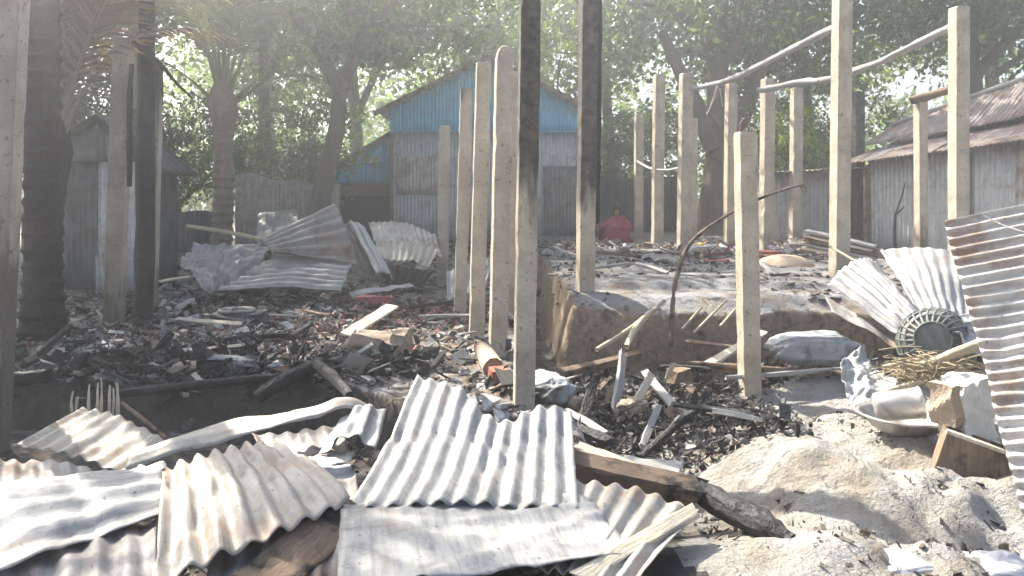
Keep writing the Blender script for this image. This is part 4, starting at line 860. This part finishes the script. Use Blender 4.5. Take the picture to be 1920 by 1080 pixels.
pk('black plank lying along the left wall of the pit', (1070, 800), (1148, 830), 4.5, 4.3, .07, .03, 'char', .2)
pk('short black board near the plinth corner', (1090, 800), (1112, 722), 4.7, 5.2, .06, .03, 'char', .5)
stick('burnt_pole', 'long dark pole lying across the pit behind the foreground post', 'pole', [W(1290, 682, 5.7), W(1400, 690, 5.6), W(1590, 702, 5.5)], [.022, .025, .022], 'wood_brown', jit=.1)
stick('burnt_pole', 'thin dark pole lying before the plump sack', 'pole', [W(1360, 708, 5.45), W(1480, 700, 5.5), W(1600, 690, 5.55)], [.016, .018, .014], 'wood_grey', jit=.1)
stick('burnt_branch', 'charred branch lying along the edge of the ash mound', 'branch', [W(1202, 858, 4.15), W(1240, 822, 4.4), W(1290, 780, 4.75), W(1340, 752, 5.0)], [.016, .024, .024, .014], 'char', jit=.15)
stick('split_bamboo', 'pale split bamboo leaning at the plinth face', 'bamboo', [W(1118, 656, 6.0), W(1180, 618, 6.3), W(1246, 564, 6.6)], [.018, .02, .016], 'bamboo', jit=.1)
stick('split_bamboo', 'bent bamboo crossing the split bamboo at the plinth', 'bamboo', [W(1175, 650, 5.9), W(1196, 610, 6.2), W(1232, 578, 6.45), W(1246, 600, 6.4)], [.022, .03, .018, .012], 'bamboo', jit=.14)
for k, (a, b_) in enumerate((((1300, 625), (1362, 563)), ((1350, 612), (1392, 566)), ((1278, 618), (1316, 576)))):
    stick('thin_stick', ['thin pale stick leaning on the plinth edge beside the foreground post', 'thin pale stick just left of the foreground post at the plinth', 'thin pale stick leaning right of the bent branch foot'][k], 'stick', [W(*a, 6.35), W(*b_, 6.7)], [.012, .009], 'bamboo', 'sticks leaning on the plinth')
q = Matrix.Rotation(.5, 3, 'Z')
o = mk('carton', *box_vf(W(1272, 704, 5.45), (.14, .12, .09), q, .01), 'wood_brown'); tag(o, 'small scorched box with pale torn flap in the pit', 'box')
mk('flap', *box_vf(W(1256, 694, 5.36), (.07, .01, .11), Matrix.Rotation(.9, 3, 'Z') @ Matrix.Rotation(.4, 3, 'X'), .006), 'wood_pale', o)
pillow('burst_bag', 'pale crumpled bag among the planks at the front of the pit', W(1188, 762, 4.85), (.17, .15, .09), 'clay', .7, 21, 'bag', .5)
sheet('crumpled_sheet', 'curved dirty tin piece between the burst sack and the big silvery sheet', W(1010, 775, 4.6), W(1075, 790, 4.4), W(1118, 860, 3.9), W(1040, 830, 4.0), 'tin_burnt', crumple=.06, cs=6, seed=61, bow_s=.06, ridged=0)

GLB = 'charred beams on the left floor'
stick('charred_beam', 'thick charred beam lying at the foot of the leftmost post', 'beam', [W(15, 712, 5.2), W(150, 702, 5.3), W(300, 692, 5.4)], [.05, .055, .045], 'char', GLB, jit=.14)
stick('charred_beam', 'long black beam along the front edge of the left floor', 'beam', [W(190, 742, 5.0), W(370, 722, 5.05), W(565, 704, 5.1)], [.028, .032, .028], 'char', GLB, jit=.12)
stick('charred_beam', 'black charred log pointing down to the dark hollow', 'log', [W(478, 748, 4.75), W(540, 710, 4.95), W(604, 680, 5.2)], [.04, .05, .042], 'char', GLB, jit=.15)
stick('charred_beam', 'charred log crossing behind the downward-pointing log', 'log', [W(588, 680, 5.15), W(620, 705, 4.95), W(655, 742, 4.7)], [.035, .042, .03], 'char', GLB, jit=.15)
stick('charred_beam', 'thin charred stick leaning up beside the scorched palm trunk', 'stick', [W(60, 672, 5.6), W(100, 640, 5.8), W(132, 610, 6.0)], [.025, .025, .015], 'char', GLB, jit=.15)
stick('charred_beam', 'dark roof pole lying behind the red rubbish', 'pole', [W(330, 655, 5.9), W(450, 634, 6.2), W(540, 628, 6.3)], [.022, .024, .02], 'char', GLB, jit=.12)
plank('pale_lath', 'white sunlit lath lying left of the red rubbish', 'lath', W(330, 658, 5.75), W(470, 646, 5.9), .07, .015, 'wood_pale', roll=.2)
plank('pale_lath', 'pale lath standing on end in the left rubble', 'lath', W(345, 680, 5.4), W(378, 716, 5.1), .03, .015, 'wood_pale', roll=.3)
plank('pale_lath', 'pale board behind the metal stove box', 'lath', W(300, 528, 8.6), W(352, 520, 8.8), .10, .02, 'wood_pale')
plank('pale_lath', 'pale plank lying before the metal stove box', 'lath', W(330, 598, 7.1), W(455, 608, 6.9), .06, .02, 'wood_pale', roll=.3)
plank('pale_lath', 'pale curved board right of the red rubbish', 'lath', W(650, 628, 6.4), W(735, 574, 7.4), .12, .02, 'wood_pale', roll=.2)
sheet('flat_sheet', 'bright white sheet lying at the foot of the left posts', W(80, 660, 5.9), W(230, 630, 6.5), W(262, 655, 6.0), W(110, 690, 5.5), 'tin_pale', crumple=.03, cs=6, torn=.08, seed=71, ridged=0)
pillow('burnt_bundle', 'blackened bundle with ash-grey crust in the left rubble', W(425, 690, 5.4), (.36, .25, .17), 'sootsteel', .2, 31, 'bundle')
pillow('ash_pile', 'whitish ash lump beside the blackened bundle', W(355, 690, 5.35), (.26, .2, .09), 'clay', .2, 33, 'ash lump')
# metal stove box with ring
sc_ = W(450, 596, 7.4); o = mk('stove_box', *box_vf(sc_, (.44, .32, .12), Matrix.Rotation(.06, 3, 'Z'), .006), 'sootsteel'); tag(o, 'blackened metal stove box with a ring on top', 'stove')
lathe('burner_ring', [(.13, .06), (.15, .085), (.17, .085), (.17, .06)], sc_ + Vector((-.03, 0, .0)), 'steel', o, n=28, solid=.003)
mk('pot_rest', *box_vf(sc_ + Vector((-.03, -.05, .09)), (.02, .10, .03)), 'sootsteel', o)
# broken clay block
q = Matrix.Rotation(-.30, 3, 'Z') @ Matrix.Rotation(.10, 3, 'Y')
o = rock('clay_block', W(716, 656, 5.75), (.36, .24, .19), 'clay', q, .05, 9, None, 10, 6); tag(o, 'broken earthen block with jagged top lying on the left floor', 'block')
rock('broken_corner', W(754, 640, 5.72), (.09, .20, .15), 'clay', q, .04, 12, o, 6, 8)
# masonry stub
o = stick('masonry_stub', 'broken plastered brick pillar stub lying with its red end forward', 'pillar stub', [W(905, 655, 5.6), W(925, 690, 5.15)], [.065, .07], 'clay', jit=.08, n=10)
e_ = W(934, 702, 5.06); mk('brick_end', *box_vf(e_, (.10, .09, .085), Matrix.Rotation(.3, 3, 'Z') @ Matrix.Rotation(.2, 3, 'X'), .008), 'brick', o)
o = rock('red_slab', W(700, 561, 8.2), (.38, .13, .06), 'redobj', Matrix.Rotation(.05, 3, 'Z'), .03, 5); tag(o, 'flat red piece lying below the twisted tin heap', 'red piece')
o = rock('red_slab', W(1345, 492, 9.9), (.32, .16, .05), 'redobj', Matrix.Rotation(.1, 3, 'Z'), .03, 8); tag(o, 'flat red piece among the rubbish on the far plinth', 'red piece')
o = pillow('bag', 'small yellow bag on the rubbish below the far right posts', W(1310, 463, 12.2), (.22, .14, .12), 'yellow', 0, 41, 'bag')
pillow('white_bag', 'small white bag beside the yellow bag under the far posts', W(1330, 466, 12.0), (.2, .14, .12), 'plastic', 0, 42, 'bag')
o = lathe('clay_bowl', [(0, .12), (.12, .115), (.24, .08), (.33, .02), (.345, 0), (.33, -.01)], W(1472, 497, 9.6), 'clay', n=32, wob=.03, solid=.012); tag(o, 'wide brown bowl turned upside down on the plinth', 'bowl')
o = thing('timber_stack', 'small stack of weathered boards left of the tall pale right post', 'boards', W(1545, 470, 9.8))
for k in range(5): plank('board', None, None, W(1508, 432 + k * 8, 10.0), W(1640, 462 + k * 7, 9.4), .12, .03, ['wood_grey', 'wood_pale', 'wood_brown'][k % 3], parent=o, roll=.1)
plank('dark_beam', 'dark brown beam lying behind the tall pale right post', 'beam', W(1585, 458, 9.8), W(1660, 478, 9.3), .12, .09, 'wood_brown')

# more half-burnt boards that nothing tells apart
ORD = ['first', 'second', 'third', 'fourth', 'fifth', 'sixth', 'seventh', 'eighth', 'ninth', 'tenth', 'eleventh', 'twelfth', 'thirteenth', 'fourteenth', 'fifteenth', 'sixteenth', 'seventeenth', 'eighteenth', 'nineteenth', 'twentieth', 'twenty-first', 'twenty-second', 'twenty-third', 'twenty-fourth']
def boards(label, group, n, x0, x1, y0, y1, cond, mats, seed, lmin=.14, lmax=.5):
    rd = random.Random(seed); k = 0; made = []
    while k < n:
        x = rd.uniform(x0, x1); y = rd.uniform(y0, y1)
        if not cond(x, y): continue
        l = rd.uniform(lmin, lmax) / 2; a = rd.uniform(0, math.pi); dx, dy = math.cos(a) * l, math.sin(a) * l; w = rd.uniform(.025, .075)
        za = G(x - dx, y - dy); zb = G(x + dx, y + dy); z = max(za, zb, G(x, y)) + .03
        o = plank('burnt_board', None, None, (x - dx, y - dy, z + rd.uniform(-.02, .05)), (x + dx, y + dy, z + rd.uniform(-.02, .10)), w, rd.uniform(.012, .03), rd.choice(mats), None, roll=rd.uniform(-.5, .5), seg=5, taper=rd.uniform(.6, 1), rag=.02); k += 1; made.append((o, x / y))
    for mt, word in (('charred_wood', 'black charred'), ('grey_weathered_wood', 'grey'), ('scorched_brown_wood', 'brown scorched')):
        row = sorted((q for q in made if q[0].data.materials[0].name == mt), key=lambda q: q[1])
        for i, (o, _) in enumerate(row): tag(o, '%s loose %s board from the left %s' % (ORD[i] if i else 'leftmost', word, label) if i else 'leftmost loose %s board %s' % (word, label), 'board', group)
mm = lambda x, y: masks(np.array([x]), np.array([y]))
boards('in the pit rubble', 'loose boards in the pit', 24, .3, 1.6, 4.2, 6.6, lambda x, y: mm(x, y)[1][0] < .02 and mm(x, y)[0][0] < .02, ['wood_grey', 'char', 'char', 'wood_brown'], 3)
boards('in the rubble of the left floor', 'loose boards on the left floor', 34, -3.9, -.1, 5.1, 8.6, lambda x, y: mm(x, y)[0][0] > .9, ['char', 'char', 'wood_brown', 'wood_grey'], 5, .15, .6)
boards('on the ash of the raised plinth', 'loose boards on the plinth', 22, .7, 4.6, 7.2, 12.5, lambda x, y: mm(x, y)[1][0] > .9, ['char', 'wood_brown', 'wood_grey'], 8, .15, .6)
# small burnt rubble: too many and too small to count
def rubble(name, label, n, sampler, pal, lmin, lmax, seed, lift=.05, flat=.35):
    r = np.random.default_rng(seed); P = sampler(r, n); n = len(P); z = gz(P[:, 0], P[:, 1]); ok = np.ones(n, bool)
    L = np.exp(np.log(lmin) + (np.log(lmax) - np.log(lmin)) * r.random(n) ** 1.6); kind = r.random(n)
    w = np.where(kind < .55, L * r.uniform(.06, .18, n), L * r.uniform(.3, .8, n)); th = np.where(kind < .55, w * r.uniform(.3, .9, n), np.where(kind < .68, L * r.uniform(.03, .08, n), w * r.uniform(.5, .9, n))); L = np.where(kind > .68, L * .5, L); w = np.where(kind > .68, w * .5, w); th = np.where(kind > .68, th * .5, th)
    B = np.array([[-1, -1, -1], [1, -1, -1], [1, 1, -1], [-1, 1, -1], [-1, -1, 1], [1, -1, 1], [1, 1, 1], [-1, 1, 1]], float) / 2
    V = B[None] * np.stack([L, w, th], 1)[:, None, :]; V = V + r.normal(0, 1, V.shape) * np.stack([L * np.where(kind > .68, .16, .06), w * .2, np.maximum(th * .2, w * .08)], 1)[:, None, :]
    yaw = r.uniform(0, 2 * np.pi, n); pit = r.normal(0, flat, n); rol = r.normal(0, flat, n)
    cy, sy = np.cos(yaw), np.sin(yaw); cp, sp = np.cos(pit), np.sin(pit); cr, sr = np.cos(rol), np.sin(rol)
    Rm = np.stack([np.stack([cy * cp, cy * sp * sr - sy * cr, cy * sp * cr + sy * sr], -1), np.stack([sy * cp, sy * sp * sr + cy * cr, sy * sp * cr - cy * sr], -1), np.stack([-sp, cp * sr, cp * cr], -1)], 1)
    V = np.einsum('nij,nkj->nki', Rm, V); c = np.stack([P[:, 0], P[:, 1], z + th * .4 + r.random(n) ** 2 * lift], 1); V = (V + c[:, None]).reshape(-1, 3)
    Fq = np.array([[3, 2, 1, 0], [4, 5, 6, 7], [0, 1, 5, 4], [1, 2, 6, 5], [2, 3, 7, 6], [3, 0, 4, 7]]); Fc = (np.arange(n)[:, None, None] * 8 + Fq[None]).reshape(-1, 4)
    pal = np.array(pal, float); pw = pal[:, 3] / pal[:, 3].sum(); ci = r.choice(len(pal), n, p=pw); c3 = pal[ci, :3] * r.uniform(.65, 1.3, (n, 1))
    cc = np.concatenate([np.repeat(np.clip(c3, 0, .9), 8, 0), np.ones((n * 8, 1))], 1)
    return tag(mk(name, V, Fc, 'rubble', loc=(0, 0, 0), attr=('tint', 'FLOAT_COLOR', cc)), label, 'rubble', kind='stuff')
def rect(x0, x1, y0, y1, dens=None):
    def f(r, n):
        x = r.uniform(x0, x1, n * 3); y = r.uniform(y0, y1, n * 3); k = fbm(x * 1.5, y * 1.5, 5) + r.normal(0, .13, n * 3) > .03
        if dens is not None: k &= dens(x, y, r)
        return np.stack([x[k], y[k]], 1)[:n]
    return f
CH = (.022, .021, .021, 5); GA = (.26, .255, .25, 2.2); WH = (.62, .60, .56, 1.3); TA = (.34, .26, .18, 1.6); BR = (.14, .09, .06, 1.8)
RD = (.36, .09, .08, .5)
inL = lambda x, y, r: masks(x, y)[0] > .6
inR = lambda x, y, r: masks(x, y)[1] > .6
rubble('burnt_rubble', 'black and grey burnt rubble on the left house floor', 11000, rect(-5, .1, 4.4, 9.5, inL), [CH[:3] + (5,), GA[:3] + (5,), (.45, .44, .42, 2), WH[:3] + (1.2,), TA[:3] + (2,), BR, RD[:3] + (.2,)], .010, .2, 1)
rubble('red_rubbish', 'reddish and tan sunlit rubbish in the middle of the left floor', 8500, lambda r, n: np.stack([r.normal(-1.95, .62, n), r.normal(6.55, .48, n)], 1), [(.44, .17, .15, 2.2), WH[:3] + (2,), (.52, .40, .31, 3), (.62, .54, .44, 3), BR[:3] + (1.5,), CH[:3] + (1.5,)], .010, .12, 2, .06, .5)
rubble('char_heap', 'black charcoal heap along the front edge of the left floor', 3600, lambda r, n: (lambda q: q[masks(q[:, 0], q[:, 1])[0] > .5])(np.stack([r.normal(-2.2, 1.1, n), r.normal(5.45, .28, n)], 1)), [CH[:3] + (12,), (.06, .058, .056, 4), GA, WH[:3] + (.4,)], .012, .22, 77, .12, .5)
rubble('pink_rubbish', 'pinkish rubbish behind the broken earthen block', 2000, lambda r, n: np.stack([r.normal(-1.0, .38, n), r.normal(7.9, .5, n)], 1), [(.34, .14, .13, 3), GA, TA, BR, CH[:3] + (2,)], .03, .16, 22, .06)
rubble('pit_rubble', 'charred rubble and ash lumps filling the pit', 10000, rect(.15, 1.55, 3.9, 6.75, lambda x, y, r: masks(x, y)[1] < .1), [CH[:3] + (10,), (.10, .098, .095, 4), GA[:3] + (1.5,), WH[:3] + (.3,), TA[:3] + (.5,), BR], .008, .09, 3, .10, .55)
rubble('pit_rubble', 'charred rubble along the foot of the plinth at the right', 6000, rect(1.4, 4.2, 5.55, 6.7, lambda x, y, r: masks(x, y)[1] < .1), [CH, GA, TA, BR], .010, .10, 4, .08, .5)
rubble('plinth_rubble', 'ash-grey litter spread over the raised plinth', 6500, rect(.4, 6.0, 6.85, 15, inR), [CH[:3] + (5,), GA[:3] + (3,), WH[:3] + (.7,), TA, RD[:3] + (.2,), (.12, .13, .145, 5)], .012, .12, 5, .02, .2)
rubble('plinth_rubble', 'pale litter under the far right posts', 1300, rect(.8, 5.2, 10.5, 14.5, inR), [WH[:3] + (3,), TA, GA, RD[:3] + (1.2,), (.55, .4, .3, 2)], .05, .34, 6, .06, .3)
rubble('yard_rubble', 'burnt litter before the blue gabled house', 1800, rect(-5, .4, 9.3, 16, None), [CH, GA, WH, TA, BR], .04, .32, 7, .05)
rubble('front_rubble', 'charcoal and ash bits under the foreground sheets', 5000, rect(-2.2, .75, 2.1, 4.9, lambda x, y, r: masks(x, y)[0] < .1), [CH[:3] + (7,), GA, TA, BR], .008, .08, 8, .04, .5)
rubble('mound_crumbs', 'dark crumbs and clods on the ash mound', 8000, lambda r, n: (lambda x, y: np.stack([x, y], 1)[(fbm(x * 2.2, y * 2.2, 91) + .12 * r.normal(0, 1, len(x)) > .10)])(r.uniform(.7, 3.0, n), r.uniform(2.4, 5.6, n)), [(.20, .16, .12, 4), (.09, .07, .055, 3), (.33, .28, .21, 3), CH[:3] + (1,)], .006, .05, 9, .010, .7)
rubble('dry_grass_bits', 'straw-like bits at the bottom right of the charred log', 260, rect(.75, 1.3, 2.3, 2.9), [(.45, .34, .2, 3), (.3, .2, .12, 2), GA, CH[:3] + (2,)], .01, .07, 10, .04, .4)
# upright stalks over the beige sheet
o = thing('burnt_stalks', 'cluster of upright pale stalks behind the beige sheet at the left', 'stalks', W(190, 790, 4.1))
for u, vt, vb in ((137, 735, 772), (146, 742, 776), (168, 722, 780), (190, 708, 790), (184, 716, 788), (206, 722, 790), (213, 728, 796), (219, 718, 796), (222, 742, 800)):
    plank('stalk', None, None, W(u - 2, vb, 4.12), W(u, vt, 4.12), .014, .008, 'wood_pale', parent=o, roll=random.uniform(-.5, .5), taper=.35, seg=4, rag=.005)
stick('thin_stick', 'thin dark stick slanting behind the long bent strip', 'stick', [W(228, 755, 4.3), W(270, 788, 4.15), W(312, 822, 4.0)], [.010, .011, .009], 'wood_brown')

# ------------------------------------------------------------------ the two crouching people
def person(label, loc, yaw, sc, cloth, child=False):
    t = thing('person', label, 'person', loc)
    # joints, seated on the heels, facing -y
    J = {'pel': (0, .06, .16, .13), 'spine': (0, .05, .34, .12), 'chest': (0, .0, .50, .125), 'neck': (0, -.03, .63, .05), 'jaw': (0, -.055, .70, .07), 'head': (0, -.05, .79, .085), 'crown': (0, -.04, .85, .055)}
    E = [('pel', 'spine'), ('spine', 'chest'), ('chest', 'neck'), ('neck', 'jaw'), ('jaw', 'head'), ('head', 'crown')]
    for s, k in ((-1, 'l'), (1, 'r')):
        J.update({'sh' + k: (s * .17, -.0, .56, .055), 'el' + k: (s * .22, -.14, .40, .042), 'wr' + k: (s * .12, -.32, .40, .03), 'ha' + k: (s * .05, -.36, .43, .03),
                  'hip' + k: (s * .10, .03, .15, .085), 'kn' + k: (s * .14, -.30, .34, .065), 'an' + k: (s * .13, -.20, .05, .04), 'to' + k: (s * .14, -.34, .025, .03)})
        E += [('chest', 'sh' + k), ('sh' + k, 'el' + k), ('el' + k, 'wr' + k), ('wr' + k, 'ha' + k), ('pel', 'hip' + k), ('hip' + k, 'kn' + k), ('kn' + k, 'an' + k), ('an' + k, 'to' + k)]
        for q in range(4):
            f = 'f%d' % q + k; J[f] = (s * (.015 + .02 * q), -.40, .40 + .012 * q, .010); J[f + 'e'] = (s * (.01 + .018 * q), -.425, .37 + .012 * q, .008); E += [('ha' + k, f), (f, f + 'e')]
        J['th' + k] = (s * .02, -.36, .47, .011); E += [('ha' + k, 'th' + k)]
    ks = list(J); me = bpy.data.meshes.new('body'); me.from_pydata([J[k][:3] for k in ks], [(ks.index(a), ks.index(b)) for a, b in E], [])
    o = bpy.data.objects.new('body', me); COL.objects.link(o); o.parent = t; me.materials.append(M['skin'])
    o.modifiers.new('skin', 'SKIN'); sv = me.skin_vertices[0].data
    for i, k in enumerate(ks): sv[i].radius = (J[k][3], J[k][3]); sv[i].use_root = (k == 'pel')
    o.modifiers['skin'].use_smooth_shade = True; sb = o.modifiers.new('subdivision', 'SUBSURF'); sb.levels = sb.render_levels = 1
    q = Matrix.Rotation(yaw, 3, 'Z'); o.rotation_euler = (0, 0, yaw); o.scale = (sc,) * 3
    def part(name, prof, mat, hood=False):
        V = []; Fc = []; n = 28
        for cx, cy, z, rx, ry in prof:
            for i in range(n):
                a = 2 * math.pi * i / n; f = 1 + .10 * math.sin(4 * a + z * 11 + 1) + .06 * math.sin(9 * a - z * 17)
                V.append(Vector((cx + rx * f * math.cos(a), cy + ry * f * math.sin(a), z)))
        for j in range(len(prof) - 1):
            for i in range(n):
                if hood and .58 < i / n < .92 and j < 3: continue
                a = j * n + i; b = j * n + (i + 1) % n; Fc.append([a, b, b + n, a + n])
        V = [(q @ v) * sc + Vector(loc) for v in V]
        return mk(name, V, Fc, mat, t, True, solid=.008)
    part('dress', [(.04, -.06, .01, .34, .38), (-.03, -.07, .14, .35, .38), (.04, -.12, .28, .31, .32), (0, -.11, .40, .28, .28), (.01, -.03, .50, .29, .20), (0, 0, .57, .23, .15), (0, -.02, .60, .12, .09), (0, -.03, .64, .07, .065)], cloth)
    if not child: part('shawl', [(.09, .02, .30, .31, .26), (.06, .01, .47, .28, .21), (.03, 0, .57, .23, .16), (.01, -.01, .64, .14, .12), (.0, -.02, .665, .09, .09)], cloth)
    part('hair', [(0, -.0, .69, .085, .07), (0, -.02, .75, .096, .088), (0, -.035, .81, .098, .095), (0, -.04, .86, .08, .08), (0, -.04, .89, .03, .03), (0, -.04, .895, .004, .004)], 'hair', True)
    for s in (-1, 1):
        V, Fc, U = tube_vf([(q @ Vector(v)) * sc + Vector(loc) for v in ((s * .22, 0, .56), (s * .36, -.10, .42), (s * .30, -.30, .36), (s * .12, -.40, .41))], [.075 * sc, .07 * sc, .06 * sc, .045 * sc], 10, .08); mk('sleeve', V, Fc, cloth, t, True)
    # face
    for s in (-1, 1): V, Fc = box_vf((0, 0, 0), (.02, .01, .01), None, .001); mk('eye', [(q @ (v + Vector((s * .032, -.132, .785)))) * sc + Vector(loc) for v in V], Fc, 'hair', t)
    V, Fc = box_vf((0, 0, 0), (.022, .03, .04), None, .002, .5); mk('nose', [(q @ (v + Vector((0, -.135, .755)))) * sc + Vector(loc) for v in V], Fc, 'skin', t)
    V, Fc = box_vf((0, 0, 0), (.04, .012, .012), None, .001); mk('mouth', [(q @ (v + Vector((0, -.122, .715)))) * sc + Vector(loc) for v in V], Fc, 'maroon', t)
    return t
x, y = (1158 - 960) / F * 14.4, 14.4; person('crouching person with dark hair in a red dress and shawl on the far plinth', (x, y, G(x, y)), -.5, .72, 'red')
x, y = (1116 - 960) / F * 14.7, 14.7; person('smaller dark-haired person in maroon crouching left of the red-clad person', (x, y, G(x, y)), .2, .52, 'maroon', True)

# ------------------------------------------------------------------ smoke haze volume, shaped to stand in for lens glare too
V, Fc = box_vf((0, 0, 8.5), (340, 340, 21)); hz = mk('haze', V, Fc, 'rope'); tag(hz, kind='stuff'); hz.data.materials.clear()
hm = bpy.data.materials.new('smoke_glare_haze'); hm.use_nodes = True; t_ = hm.node_tree; t_.nodes.clear()
ho = t_.nodes.new('ShaderNodeOutputMaterial'); hv = t_.nodes.new('ShaderNodeVolumePrincipled')
hv.inputs['Color'].default_value = (.93, .95, 1, 1); hv.inputs['Density'].default_value = .0135; hv.inputs['Anisotropy'].default_value = .81
t_.links.new(hv.outputs[0], ho.inputs['Volume']); hz.data.materials.append(hm)
